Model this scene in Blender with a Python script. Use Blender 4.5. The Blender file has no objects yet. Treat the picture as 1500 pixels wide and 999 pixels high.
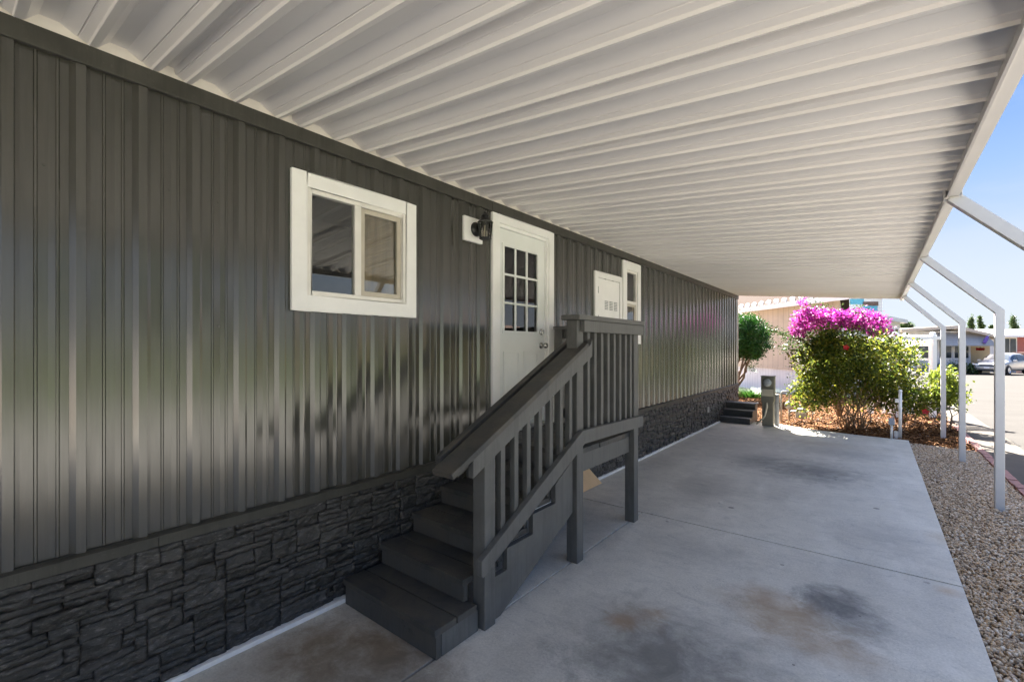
import bpy, bmesh, math, random
import numpy as np
from mathutils import Vector, Matrix, noise
random.seed(7); RNG = np.random.default_rng(7)
S = bpy.context.scene
COL = S.collection
R = math.radians
CAMX, CAMZ, YAW = 2.58, 1.55, R(38.536)

# ------------------------------------------------------------------ helpers
def tag(o, label=None, cat=None, group=None, kind=None):
    if label: o['label'] = label
    if cat: o['category'] = cat
    if group: o['group'] = group
    if kind: o['kind'] = kind
    return o

def thing(name, label, cat, loc, group=None):
    o = bpy.data.objects.new(name, None); COL.objects.link(o)
    o.location = loc; o.empty_display_size = .1
    return tag(o, label, cat, group)

def wloc(o):
    v = Vector((0, 0, 0))
    while o is not None:
        v += Vector(o.location); o = o.parent
    return v

class MB:
    """collects shapes in world coordinates, then links them as ONE mesh object"""
    def __init__(s): s.v = []; s.f = []; s.m = []; s.cur = 0
    def add(s, vs, fs):
        b = len(s.v); s.v += [tuple(p) for p in vs]
        for f in fs: s.f.append([b + i for i in f]); s.m.append(s.cur)
        return s
    def box(s, x0, x1, y0, y1, z0, z1):
        vs = [(x, y, z) for z in (z0, z1) for y in (y0, y1) for x in (x0, x1)]
        return s.add(vs, [(0, 2, 3, 1), (4, 5, 7, 6), (0, 1, 5, 4), (2, 6, 7, 3), (0, 4, 6, 2), (1, 3, 7, 5)])
    def obox(s, c, ax, ay, az):
        c = Vector(c); ax = Vector(ax); ay = Vector(ay); az = Vector(az)
        vs = [c + ax * i + ay * j + az * k for k in (-1, 1) for j in (-1, 1) for i in (-1, 1)]
        return s.add(vs, [(0, 2, 3, 1), (4, 5, 7, 6), (0, 1, 5, 4), (2, 6, 7, 3), (0, 4, 6, 2), (1, 3, 7, 5)])
    def beam(s, p, q, w, h, up=(0, 0, 1)):
        p = Vector(p); q = Vector(q); d = (q - p); L = d.length; d = d / L
        up = Vector(up); side = d.cross(up).normalized(); up2 = side.cross(d)
        return s.obox((p + q) / 2, d * L / 2, side * w / 2, up2 * h / 2)
    def prism(s, pts, axis, a, b):
        """pts 2-D outline in the two other axes (in order), swept along axis from a to b"""
        def mk(p, t):
            if axis == 0: return (t, p[0], p[1])
            if axis == 1: return (p[0], t, p[1])
            return (p[0], p[1], t)
        n = len(pts)
        vs = [mk(p, a) for p in pts] + [mk(p, b) for p in pts]
        fs = [tuple(range(n)), tuple(range(2 * n - 1, n - 1, -1))]
        fs += [(i, n + i, n + (i + 1) % n, (i + 1) % n) for i in range(n)]
        return s.add(vs, fs)
    def tube(s, pts, rad, n=8, caps=True):
        pts = [Vector(p) for p in pts]; N = len(pts)
        rads = rad if isinstance(rad, (list, tuple)) else [rad] * N
        b = len(s.v); ref = None
        for i, p in enumerate(pts):
            t = (pts[min(i + 1, N - 1)] - pts[max(i - 1, 0)]).normalized()
            if ref is None:
                ref = Vector((0, 0, 1)) if abs(t.z) < .9 else Vector((1, 0, 0))
            u = (ref - t * ref.dot(t)).normalized(); ref = u; w = t.cross(u)
            for k in range(n):
                a = 2 * math.pi * k / n
                s.v.append(tuple(p + (u * math.cos(a) + w * math.sin(a)) * rads[i]))
        for i in range(N - 1):
            for k in range(n):
                s.f.append([b + i * n + k, b + i * n + (k + 1) % n, b + (i + 1) * n + (k + 1) % n, b + (i + 1) * n + k]); s.m.append(s.cur)
        if caps:
            s.f.append([b + k for k in range(n - 1, -1, -1)]); s.m.append(s.cur)
            s.f.append([b + (N - 1) * n + k for k in range(n)]); s.m.append(s.cur)
        return s
    def lathe(s, prof, c, axis=(0, 0, 1), n=16):
        c = Vector(c); ax = Vector(axis).normalized()
        u = ax.orthogonal().normalized(); w = ax.cross(u); b = len(s.v)
        for r, t in prof:
            for k in range(n):
                a = 2 * math.pi * k / n
                s.v.append(tuple(c + ax * t + (u * math.cos(a) + w * math.sin(a)) * r))
        for i in range(len(prof) - 1):
            for k in range(n):
                s.f.append([b + i * n + k, b + i * n + (k + 1) % n, b + (i + 1) * n + (k + 1) % n, b + (i + 1) * n + k]); s.m.append(s.cur)
        return s
    def build(s, name, mat, parent=None, bevel=0, smooth=False, loc=None, noise_amp=0, fix=True):
        me = bpy.data.meshes.new(name)
        off = wloc(parent) if parent is not None else Vector(loc or (0, 0, 0))
        vs = [(p[0] - off.x, p[1] - off.y, p[2] - off.z) for p in s.v]
        me.from_pydata(vs, [], s.f)
        mats = mat if isinstance(mat, (list, tuple)) else [mat]
        for m in mats: me.materials.append(m)
        if len(mats) > 1: me.polygons.foreach_set('material_index', s.m)
        if bevel or fix:
            bm = bmesh.new(); bm.from_mesh(me)
            if fix: bmesh.ops.recalc_face_normals(bm, faces=bm.faces)
            if bevel:
                bmesh.ops.remove_doubles(bm, verts=bm.verts, dist=1e-6)
                bmesh.ops.bevel(bm, geom=[e for e in bm.edges if len(e.link_faces) == 2 and e.calc_face_angle(0) > .5], offset=bevel, segments=2, affect='EDGES', profile=.6)
            bm.to_mesh(me); bm.free()
        if smooth: me.polygons.foreach_set('use_smooth', [True] * len(me.polygons))
        me.update()
        o = bpy.data.objects.new(name, me); COL.objects.link(o)
        if parent is not None: o.parent = parent
        elif loc is not None: o.location = loc
        return o

def np_mesh(name, verts, faces, mat, parent=None, loc=None, smooth=False):
    """fast mesh from numpy arrays: verts (N,3) world, faces (M,k)"""
    off = np.array(wloc(parent) if parent is not None else (loc or (0, 0, 0)))
    verts = np.asarray(verts, float) - off
    me = bpy.data.meshes.new(name); k = faces.shape[1]
    me.vertices.add(len(verts)); me.vertices.foreach_set('co', verts.ravel())
    me.loops.add(faces.size); me.loops.foreach_set('vertex_index', faces.ravel().astype(np.int32))
    me.polygons.add(len(faces)); me.polygons.foreach_set('loop_start', np.arange(0, faces.size, k, dtype=np.int32))
    me.polygons.foreach_set('loop_total', np.full(len(faces), k, dtype=np.int32))
    if smooth: me.polygons.foreach_set('use_smooth', np.ones(len(faces), bool))
    me.materials.append(mat); me.update(calc_edges=True); me.validate()
    o = bpy.data.objects.new(name, me); COL.objects.link(o)
    if parent is not None: o.parent = parent
    elif loc is not None: o.location = loc
    return o

# ------------------------------------------------------------------ materials
class NT:
    def __init__(s, name):
        m = bpy.data.materials.new(name); m.use_nodes = True
        s.m = m; s.t = m.node_tree; s.t.nodes.clear()
        s.out = s.n('ShaderNodeOutputMaterial'); s.p = s.n('ShaderNodeBsdfPrincipled')
        s.l(s.p.outputs[0], s.out.inputs[0]); s.tc = s.n('ShaderNodeTexCoord')
    def n(s, t, **kw):
        x = s.t.nodes.new(t)
        for k, v in kw.items(): setattr(x, k, v)
        return x
    def l(s, a, b): s.t.links.new(a, b)
    def coord(s, scale=(1, 1, 1), geo=True):
        mp = s.n('ShaderNodeMapping'); mp.inputs['Scale'].default_value = scale
        if geo:
            g = s.n('ShaderNodeNewGeometry'); s.l(g.outputs['Position'], mp.inputs[0])
        else: s.l(s.tc.outputs['Object'], mp.inputs[0])
        return mp.outputs[0]
    def noise(s, scale=5, detail=4, rough=.55, vec=None, dist=0):
        x = s.n('ShaderNodeTexNoise'); x.inputs['Scale'].default_value = scale
        x.inputs['Detail'].default_value = detail; x.inputs['Roughness'].default_value = rough; x.inputs['Distortion'].default_value = dist
        if vec is not None: s.l(vec, x.inputs['Vector'])
        return x.outputs['Fac']
    def ramp(s, fac, stops):
        r = s.n('ShaderNodeValToRGB'); s.l(fac, r.inputs[0]); e = r.color_ramp.elements
        while len(e) < len(stops): e.new(.5)
        for i, (p, c) in enumerate(stops):
            e[i].position = p; e[i].color = (*c, 1) if len(c) == 3 else c
        return r.outputs[0]
    def mix(s, fac, a, b, mode='MIX'):
        x = s.n('ShaderNodeMix', data_type='RGBA', blend_type=mode)
        for sock, v in ((x.inputs[0], fac), (x.inputs[6], a), (x.inputs[7], b)):
            if hasattr(v, 'is_output'): s.l(v, sock)
            elif isinstance(v, (int, float)): sock.default_value = v
            else: sock.default_value = (*v, 1)
        return x.outputs[2]
    def math(s, op, a, b=0.0, clamp=False):
        x = s.n('ShaderNodeMath', operation=op, use_clamp=clamp)
        for i, v in enumerate((a, b)):
            if hasattr(v, 'is_output'): s.l(v, x.inputs[i])
            else: x.inputs[i].default_value = v
        return x.outputs[0]
    def mrange(s, v, a, b, c=0, d=1):
        x = s.n('ShaderNodeMapRange'); s.l(v, x.inputs[0])
        for i, q in zip((1, 2, 3, 4), (a, b, c, d)): x.inputs[i].default_value = q
        return x.outputs[0]
    def set(s, **kw):
        for k, v in kw.items():
            k = k.replace('_', ' ')
            if hasattr(v, 'is_output'): s.l(v, s.p.inputs[k])
            elif isinstance(v, (tuple, list)) and len(v) == 3: s.p.inputs[k].default_value = (*v, 1)
            else: s.p.inputs[k].default_value = v
        return s
    def bump(s, h, strength=.3, dist=.01):
        b = s.n('ShaderNodeBump'); b.inputs['Strength'].default_value = strength; b.inputs['Distance'].default_value = dist
        s.l(h, b.inputs['Height']); s.l(b.outputs[0], s.p.inputs['Normal']); return b
    def island(s):
        g = s.n('ShaderNodeNewGeometry'); return g.outputs['Random Per Island']

def plain(name, c, rough=.5, var=.15, scale=6, metallic=0, spec=.5, bump=0, bscale=40, stretch=(1, 1, 1)):
    t = NT(name); v = t.coord(stretch)
    a = t.noise(scale, 5, .6, v)
    lo = tuple(x * (1 - var) for x in c); hi = tuple(min(1, x * (1 + var)) for x in c)
    t.set(Base_Color=t.ramp(a, [(.3, lo), (.7, hi)]), Roughness=rough, Metallic=metallic, Specular_IOR_Level=spec)
    if bump: t.bump(t.noise(bscale, 4, .6, v), bump, .005)
    return t.m

def leaf_mat(name, cols, trans=.45, rough=.45, tcol=None):
    t = NT(name); i = t.island()
    stops = [(k / max(1, len(cols) - 1), c) for k, c in enumerate(cols)]
    c = t.ramp(i, stops)
    t.set(Base_Color=c, Roughness=rough, Specular_IOR_Level=.35)
    tr = t.n('ShaderNodeBsdfTranslucent'); ms = t.n('ShaderNodeMixShader'); ms.inputs[0].default_value = trans
    if tcol: tc = t.mix(1, c, tcol, 'MULTIPLY')
    else: tc = c
    t.l(tc, tr.inputs[0]); t.l(t.p.outputs[0], ms.inputs[1]); t.l(tr.outputs[0], ms.inputs[2]); t.l(ms.outputs[0], t.out.inputs[0])
    return t.m

def glass_mat(name, tint=(.9, .92, .9), ior=1.5, rough=.0):
    t = NT(name); t.t.nodes.remove(t.p)
    tr = t.n('ShaderNodeBsdfTransparent'); tr.inputs[0].default_value = (*tint, 1)
    gl = t.n('ShaderNodeBsdfGlossy'); gl.inputs['Roughness'].default_value = rough; gl.inputs[0].default_value = (1, 1, 1, 1)
    fr = t.n('ShaderNodeFresnel'); fr.inputs[0].default_value = ior
    wob = t.n('ShaderNodeBump'); wob.inputs['Strength'].default_value = .02; wob.inputs['Distance'].default_value = .02
    nv = t.noise(3, 2, .5, t.coord()); t.l(nv, wob.inputs['Height']); t.l(wob.outputs[0], gl.inputs['Normal'])
    f2 = t.mrange(fr.outputs[0], 0, 1, .0, 1.5)
    ms = t.n('ShaderNodeMixShader'); t.l(f2, ms.inputs[0]); t.l(tr.outputs[0], ms.inputs[1]); t.l(gl.outputs[0], ms.inputs[2]); t.l(ms.outputs[0], t.out.inputs[0])
    return t.m

def m_siding():
    t = NT('siding_paint'); g = t.coord((1, 1, .22))
    streak = t.noise(14, 5, .65, t.coord((1, 6, .35)))
    t.set(Base_Color=t.ramp(streak, [(.3, (.043, .041, .034)), (.7, (.049, .047, .038))]), Specular_IOR_Level=.8, Coat_Weight=.5, Coat_Roughness=.18)
    t.set(Roughness=t.mrange(t.noise(9, 4, .6, t.coord((1, 3, .5))), .3, .7, .17, .245))
    w = t.noise(2.2, 3, .5, g); d = t.noise(30, 3, .5, t.coord((1, 1, 1)))
    hh = t.math('ADD', w, t.math('MULTIPLY', d, .05))
    t.bump(hh, .035, .02); return t.m

def m_concrete():
    t = NT('stained_concrete'); v = t.coord()
    big = t.noise(.9, 5, .6, v); mid = t.noise(5, 6, .65, v, .3); fine = t.noise(75, 5, .75, v)
    c = t.ramp(big, [(.3, (.46, .42, .345)), (.5, (.64, .59, .49)), (.7, (.77, .72, .61))])
    c = t.mix(t.mrange(mid, .35, .75, 0, .35), c, (.40, .39, .37))
    sw = t.noise(3.5, 5, .6, t.coord((1.0, .35, 1)), .6)
    c = t.mix(t.mrange(sw, .5, .72, 0, .5), c, (.85, .80, .70))
    sw2 = t.noise(9, 7, .7, t.coord((.5, 1.2, 1)), 1.2)
    c = t.mix(t.mrange(sw2, .52, .66, 0, .5), c, (.33, .315, .28))
    c = t.mix(.42, c, t.ramp(fine, [(.3, (.30, .295, .27)), (.7, (.75, .72, .65))]))
    spots = [(2.43, 3.30, .22, .30, (.10, .10, .10), .85), (2.36, 3.42, .18, .2, (.09, .09, .09), .7), (1.97, 6.85, .55, .6, (.12, .12, .12), .7), (1.32, 7.0, .35, .5, (.14, .14, .14), .5),
             (1.75, 2.3, .55, .45, (.13, .125, .115), .75), (1.9, 2.05, .5, .3, (.16, .15, .13), .6), (.62, 1.42, .45, .28, (.25, .17, .09), .8), (.45, 1.15, .5, .3, (.20, .13, .06), .7), (.9, 1.2, .5, .35, (.12, .12, .115), .6),
             (2.17, 3.06, .34, .22, (.33, .23, .13), .7), (2.05, 3.22, .2, .16, (.33, .22, .13), .5), (2.35, 2.85, .3, .16, (.33, .22, .12), .55), (1.5, 2.5, .16, .12, (.32, .22, .13), .4), (1.45, 2.4, .09, .08, (.33, .2, .1), .6), (1.58, 2.6, .08, .08, (.33, .21, .11), .5), (2.66, 4.8, .4, .4, (.2, .2, .2), .35),
             (3.0, 5.1, .10, .16, (.42, .33, .22), .5), (2.95, 4.0, .07, .07, (.45, .32, .2), .6), (2.0, 8.9, .8, .25, (.33, .25, .18), .3), (1.1, 5.2, .3, .7, (.22, .2, .18), .4), (1.5, 3.6, .5, .3, (.2, .2, .195), .35), (.45, 3.4, .45, .9, (.24, .23, .21), .5), (2.3, 8.3, .5, .35, (.2, .2, .2), .35)]
    brk = t.noise(6, 6, .7, v, .4)
    for (x, y, rx, ry, col, k) in spots:
        mp = t.n('ShaderNodeMapping'); mp.inputs['Location'].default_value = (-x / rx, -y / ry, 0); mp.inputs['Scale'].default_value = (1 / rx, 1 / ry, 0)
        g = t.n('ShaderNodeNewGeometry'); t.l(g.outputs['Position'], mp.inputs[0])
        ln = t.n('ShaderNodeVectorMath', operation='LENGTH'); t.l(mp.outputs[0], ln.inputs[0])
        f = t.mrange(t.math('ADD', ln.outputs['Value'], t.math('MULTIPLY', t.math('SUBTRACT', brk, .5), 1.9)), .1, 1.25, k, 0)
        c = t.mix(f, c, col)
    rd = random.Random(5)
    for _ in range(26):
        x, y, r_ = rd.uniform(1.0, 2.95), rd.uniform(1.6, 8.5), rd.choice((.008, .012, .016, .02, .03))
        mp = t.n('ShaderNodeMapping'); mp.inputs['Location'].default_value = (-x / r_, -y / r_, 0); mp.inputs['Scale'].default_value = (1 / r_, 1 / r_, 0)
        g = t.n('ShaderNodeNewGeometry'); t.l(g.outputs['Position'], mp.inputs[0]); ln = t.n('ShaderNodeVectorMath', operation='LENGTH'); t.l(mp.outputs[0], ln.inputs[0])
        c = t.mix(t.mrange(t.math('ADD', ln.outputs['Value'], t.math('MULTIPLY', fine, .9)), 1.2, 1.45, rd.uniform(.4, .8), 0), c, rd.choice(((.07, .065, .06), (.12, .11, .1), (.22, .14, .08))))
    vor = t.n('ShaderNodeTexVoronoi'); vor.inputs['Scale'].default_value = 26; t.l(v, vor.inputs['Vector'])
    c = t.mix(t.math('MULTIPLY', t.mrange(vor.outputs['Distance'], .06, .12, .6, 0), t.mrange(mid, .5, .6, 0, 1)), c, (.14, .135, .125))
    crk = t.noise(1.3, 8, .75, v, 1.2)
    line = t.math('ABSOLUTE', t.math('SUBTRACT', crk, .5))
    c = t.mix(t.mrange(line, 0, .0035, .55, 0), c, (.16, .16, .155))
    t.set(Base_Color=c, Roughness=t.mrange(mid, .3, .7, .55, .8), Specular_IOR_Level=.4)
    t.bump(t.math('ADD', fine, t.math('MULTIPLY', mid, 1.5)), .18, .004); return t.m

def m_wood(name, c, wear=(.2, .19, .17), worn=.25, dust=None, grain=(28, 28, 1.6)):
    t = NT(name); v = t.coord((1, 1, 1)); a = t.noise(7, 6, .65, v); b = t.noise(55, 4, .6, v)
    lo = tuple(x * .8 for x in c); hi = tuple(x * 1.25 for x in c)
    col = t.ramp(a, [(.3, lo), (.7, hi)])
    col = t.mix(t.mrange(b, .62, .8, 0, worn), col, wear)
    gr = t.noise(1.0, 6, .7, t.coord(grain), .6)
    col = t.mix(t.mrange(gr, .48, .70, 0, .55), col, tuple(x * .55 for x in c))
    if dust:
        d = t.noise(4.2, 6, .7, v, .5)
        col = t.mix(t.mrange(d, .42, .62, 0, .75), col, dust)
        d2 = t.noise(9, 5, .7, v, .2)
        col = t.mix(t.mrange(d2, .62, .7, 0, .6), col, (.012, .012, .012))
    t.set(Base_Color=col, Roughness=t.mrange(a, .3, .7, .42, .65), Specular_IOR_Level=.4)
    t.bump(t.math('ADD', t.noise(70, 4, .6, v), gr), .35, .003); return t.m

def m_stone():
    t = NT('dark_ledgestone'); i = t.island(); v = t.coord()
    c = t.ramp(i, [(0, (.019, .018, .016)), (.5, (.031, .029, .026)), (1, (.050, .046, .041))])
    n1 = t.noise(22, 8, .7, t.coord((1, 1, 1.6)), .8)
    c = t.mix(t.mrange(n1, .52, .72, 0, .6), c, (.13, .125, .115)); n3 = t.noise(60, 6, .75, t.coord((1, .5, 1.8)), .5); c = t.mix(t.mrange(n3, .55, .68, 0, .55), c, (.015, .015, .014)); c = t.mix(t.mrange(n3, .33, .46, .75, 0), c, (.20, .19, .175))  # pale flecks put catchlight highlights into the stone colour
    t.set(Base_Color=c, Roughness=.42, Specular_IOR_Level=.5)
    t.bump(t.math('ADD', n1, t.math('MULTIPLY', t.noise(70, 5, .7, v), .5)), .55, .014); return t.m

def m_pebble():
    t = NT('river_pebble'); i = t.island()
    c = t.ramp(i, [(0, (.18, .125, .08)), (.25, (.42, .29, .165)), (.5, (.60, .42, .245)), (.68, (.46, .355, .25)), (.85, (.68, .53, .36)), (1, (.72, .63, .51))])
    n = t.noise(120, 3, .6, t.coord()); c = t.mix(t.mrange(n, .4, .7, 0, .3), c, (.2, .15, .1))
    t.set(Base_Color=c, Roughness=.55); return t.m

M = {}
M['siding'] = m_siding()
M['concrete'] = m_concrete()
M['stone'] = m_stone()
M['pebble'] = m_pebble()
M['trim_wood'] = m_wood('dark_trim_paint', (.052, .050, .042), (.16, .15, .13), .35)
M['deck_paint'] = m_wood('deck_grey_paint', (.108, .107, .100), (.14, .135, .12), .35)
M['riser'] = m_wood('riser_shaded_paint', (.070, .071, .068), (.13, .12, .10), .4, (.085, .078, .066))  # deck paint darkened: the shade on the step fronts is in the colour
M['tread'] = m_wood('worn_tread_paint', (.052, .053, .052), (.14, .125, .10), .4, (.10, .088, .07), (1.6, 28, 28))
M['white'] = plain('white_trim_paint', (.88, .87, .855), .4, .05, 5, bump=.08)
M['door_white'] = plain('door_white_paint', (.80, .815, .80), .35, .03, 4)
M['vinyl'] = plain('almond_vinyl', (.80, .775, .73), .4, .06, 8)
M['cream'] = plain('cream_filler', (.78, .74, .65), .6, .06, 8)
M['pan'] = plain('white_aluminium_pan', (.79, .765, .735), .32, .04, 1.3, spec=.5, bump=.03, bscale=3, stretch=(.3, 3, 1))
M['gutter'] = plain('white_gutter', (.66, .63, .60), .35, .04, 4)
M['post_white'] = plain('white_steel_post', (.56, .57, .58), .35, .04, 10)
M['glass'] = glass_mat('window_glass')
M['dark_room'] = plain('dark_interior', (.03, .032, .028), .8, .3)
M['brown_board'] = plain('brown_plywood_blind', (.30, .21, .125), .6, .4, 3, stretch=(1, 8, .6))
M['blind'] = plain('pale_roller_blind', (.66, .68, .58), .7, .04)
M['screen'] = plain('insect_screen_frame', (.55, .50, .42), .5, .1)
M['black_metal'] = plain('black_metal', (.012, .012, .012), .35, .3)
M['chrome'] = plain('satin_nickel', (.55, .54, .52), .22, .05, metallic=1)
M['lantern_glass'] = glass_mat('lantern_glass', (.75, .72, .66), 1.5, .1)
M['gap'] = plain('joint_dirt', (.02, .019, .018), .9, .3)  # dark dirt bed showing in the open slab joints
M['earth'] = plain('bare_earth', (.10, .055, .03), .9, .3, 2, bump=.5, bscale=8)
M['road'] = plain('aged_asphalt', (.044, .041, .038), .9, .10, 1.2, spec=.08, bump=.3, bscale=120)
M['bounce_paving'] = plain('pale_bounce_paving', (.22, .212, .197), .85, .08, 2, spec=.15, bump=.2, bscale=90)
M['sidewalk'] = plain('sidewalk_concrete', (.090, .080, .069), .9, .1, 2, spec=.08, bump=.2, bscale=90)
M['brick_red'] = plain('red_edging_brick', (.26, .12, .10), .75, .3, 14, bump=.4)
M['cardboard'] = plain('brown_cardboard', (.66, .44, .24), .8, .08, 5)
M['bark'] = plain('brown_bark', (.16, .11, .075), .85, .35, 20, bump=.5, bscale=60)
M['pale_bark'] = plain('pale_bark', (.19, .13, .075), .8, .3, 20, bump=.4, bscale=60)
M['olive_metal'] = plain('olive_meter_paint', (.155, .15, .118), .45, .15, 8)
M['grey_metal'] = plain('galvanised_grey', (.33, .34, .34), .45, .2, 10, metallic=.3)
M['grey_pipe'] = plain('grey_pvc', (.23, .24, .25), .5, .15, 8)
M['conduit'] = plain('tan_conduit', (.45, .42, .33), .5, .1)
M['pvc'] = plain('white_pvc', (.88, .87, .84), .45, .1, 12)
M['step_dark'] = plain('dark_step_paint', (.045, .048, .05), .5, .3, 9, bump=.2)
M['terrain'] = plain('dry_ground', (.27, .23, .18), .9, .2, .5)

def m_mulch():
    t = NT('bark_mulch'); c = t.ramp(t.island(), [(0, (.034, .013, .005)), (.35, (.11, .046, .016)), (.7, (.185, .085, .032)), (1, (.28, .15, .068))])
    t.set(Base_Color=c, Roughness=.9, Specular_IOR_Level=.1); return t.m
M['mulch'] = m_mulch()

# ------------------------------------------------------------------ ground levels
def gz(y): return -.013 * max(0., y - 14.)

def sheet(name, x0, x1, y0, y1, z, mat, ny=40):
    mb = MB(); ys = np.linspace(y0, y1, ny + 1)
    vs = [(x, y, z + gz(y)) for y in ys for x in (x0, x1)]
    mb.add(vs, [(2 * i, 2 * i + 1, 2 * i + 3, 2 * i + 2) for i in range(ny)])
    return tag(mb.build(name, mat, fix=False), kind='structure')

sheet('ground', -220, 260, -160, 420, -.07, M['terrain'], 80)
sheet('road', 4.40, 13.0, 9.3, 110, -.035, M['road'], 80)
sheet('added_bounce_paving', 4.40, 13.0, -60, 9.29, -.034, M['bounce_paving'], 40)  # unseen pale paving, added to bounce sunlight up under the carport roof
sheet('side_road', 13.0, 150, 30.0, 60, -.036, M['road'], 40)
mb = MB()
ys = np.linspace(-40, 40, 33)
for i in range(32):
    y0, y1 = ys[i] + .006, ys[i + 1] - .006; a, b = gz(y0), gz(y1)
    vs = [(3.90, y0, -.10 + a), (3.90, y0, -.005 + a), (4.28, y0, -.012 + a), (4.44, y0, -.045 + a),
          (3.90, y1, -.10 + b), (3.90, y1, -.005 + b), (4.28, y1, -.012 + b), (4.44, y1, -.045 + b)]
    mb.add(vs, [(1, 2, 6, 5), (2, 3, 7, 6), (0, 1, 5, 4), (0, 3, 2, 1), (4, 5, 6, 7)])
tag(mb.build('sidewalk', M['sidewalk']), kind='structure')
mb = MB(); y = -6.0
while y < 12.6:
    L = random.uniform(.195, .205); dx = random.uniform(-.006, .006); dz = random.uniform(-.006, .004)
    mb.box(3.80 + dx, 3.885 + dx, y, y + L - .008, -.09, .018 + dz); y += L
o = mb.build('garden_edging', M['brick_red'], bevel=.006, loc=(3.84, 3.3, -.06))
o.data.transform(Matrix.Identity(4))
tag(o, 'low red brick edging strip between the pebble bed and the pavement', 'edging')

# concrete drive: three slabs with open joints over dirt
mb = MB(); mb.box(-.05, 3.0, -8, 10.1, -.12, -.03); tag(mb.build('slab_joint_bed', M['gap']), kind='structure')
mb = MB()
mb.prism([(-.3, -8), (.853, -8), (.853, 4.135), (-.3, 4.135)], 2, -.1, 0)
mb.prism([(.866, -8), (3.03, -8), (3.03, 4.133), (.866, 4.133)], 2, -.1, 0)
mb.prism([(-.3, 4.149), (3.03, 4.149), (3.03, 10.15), (2.3, 10.22), (1.77, 10.34), (1.3, 10.52), (.98, 10.72), (-.3, 10.72)], 2, -.1, 0)
tag(mb.build('driveway', M['concrete'], bevel=.003), kind='structure')

# pebble bed
def ico():
    t = (1 + 5 ** .5) / 2
    v = np.array([(-1, t, 0), (1, t, 0), (-1, -t, 0), (1, -t, 0), (0, -1, t), (0, 1, t), (0, -1, -t), (0, 1, -t), (t, 0, -1), (t, 0, 1), (-t, 0, -1), (-t, 0, 1)], float)
    v /= np.linalg.norm(v[0])
    f = np.array([(0, 11, 5), (0, 5, 1), (0, 1, 7), (0, 7, 10), (0, 10, 11), (1, 5, 9), (5, 11, 4), (11, 10, 2), (10, 7, 6), (7, 1, 8), (3, 9, 4), (3, 4, 2), (3, 2, 6), (3, 6, 8), (3, 8, 9), (4, 9, 5), (2, 4, 11), (6, 2, 10), (8, 6, 7), (9, 8, 1)])
    return v, f
def scatter_ico(P, size, flat=.6, jitter=.18):
    v, f = ico(); n = len(P)
    q = RNG.normal(size=(n, 4)); q /= np.linalg.norm(q, axis=1)[:, None]
    w, x, y, z = q.T
    Rm = np.stack([np.stack([1 - 2 * (y * y + z * z), 2 * (x * y - z * w), 2 * (x * z + y * w)], -1), np.stack([2 * (x * y + z * w), 1 - 2 * (x * x + z * z), 2 * (y * z - x * w)], -1), np.stack([2 * (x * z - y * w), 2 * (y * z + x * w), 1 - 2 * (x * x + y * y)], -1)], 1)
    sc = np.stack([RNG.uniform(.8, 1.25, n), RNG.uniform(.75, 1.1, n), RNG.uniform(flat, .9, n)], -1) * size[:, None]
    V = v[None] * sc[:, None] * (1 + RNG.uniform(-jitter, jitter, (n, 12, 1)))
    V = np.einsum('nij,nkj->nki', Rm, V) + P[:, None]
    F = (f[None] + (np.arange(n) * 12)[:, None, None]).reshape(-1, 3)
    return V.reshape(-1, 3), F
mb = MB(); mb.box(3.03, 3.80, -6, 9.95, -.12, -.028); tag(mb.build('gravel_bed', M['earth']), kind='structure')
n = 40000
yy = 1.2 + (RNG.random(n) ** 1.0) * 8.75
P = np.stack([RNG.uniform(3.035, 3.80, n), yy, RNG.uniform(-.026, -.006, n)], -1)
keep = P[:, 1] < 9.93 - (P[:, 0] - 3.03) * .25
P = P[keep]
V, F = scatter_ico(P, RNG.uniform(.007, .0145, len(P)))
tag(np_mesh('gravel', V, F, M['pebble'], smooth=True), kind='stuff')

# mulch bed
sheet('mulch_bed', -12, 3.90, 9.95, 19.5, -.045, M['earth'], 20)
n = 26000
P = np.stack([RNG.uniform(-1.8, 3.80, n), 9.75 + RNG.random(n) ** 1.2 * 8.0, RNG.uniform(-.045, -.01, n)], -1)
lim = np.where(P[:, 0] > 3.03, 9.82, np.where(P[:, 0] < .98, 10.74, 10.74 - (P[:, 0] - .98) * .30))
P = P[P[:, 1] > lim]
def scatter_chips(P, L, W, T):
    n = len(P); a = RNG.uniform(0, 2 * np.pi, n); tilt = RNG.normal(0, .35, n)
    d = np.stack([np.cos(a) * np.cos(tilt), np.sin(a) * np.cos(tilt), np.sin(tilt)], -1)
    up = np.stack([RNG.normal(0, .4, n), RNG.normal(0, .4, n), np.ones(n)], -1)
    s_ = np.cross(d, up); s_ /= np.linalg.norm(s_, axis=1)[:, None]; u_ = np.cross(s_, d)
    c = np.array([(-1, -1, -1), (1, -1, -1), (1, 1, -1), (-1, 1, -1), (-.8, -.9, 1), (.9, -.8, 1), (.8, .8, 1), (-.9, .9, 1)], float)
    V = P[:, None] + c[None, :, :1] * (d * L[:, None])[:, None] + c[None, :, 1:2] * (s_ * W[:, None])[:, None] + c[None, :, 2:] * (u_ * T[:, None])[:, None]
    f = np.array([(0, 3, 2, 1), (4, 5, 6, 7), (0, 1, 5, 4), (1, 2, 6, 5), (2, 3, 7, 6), (3, 0, 4, 7)])
    F = (f[None] + (np.arange(n) * 8)[:, None, None]).reshape(-1, 4)
    return V.reshape(-1, 3), F
V, F = scatter_chips(P, RNG.uniform(.012, .05, len(P)), RNG.uniform(.006, .016, len(P)), RNG.uniform(.002, .006, len(P)))
tag(np_mesh('mulch', V, F, M['mulch']), kind='stuff')

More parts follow.
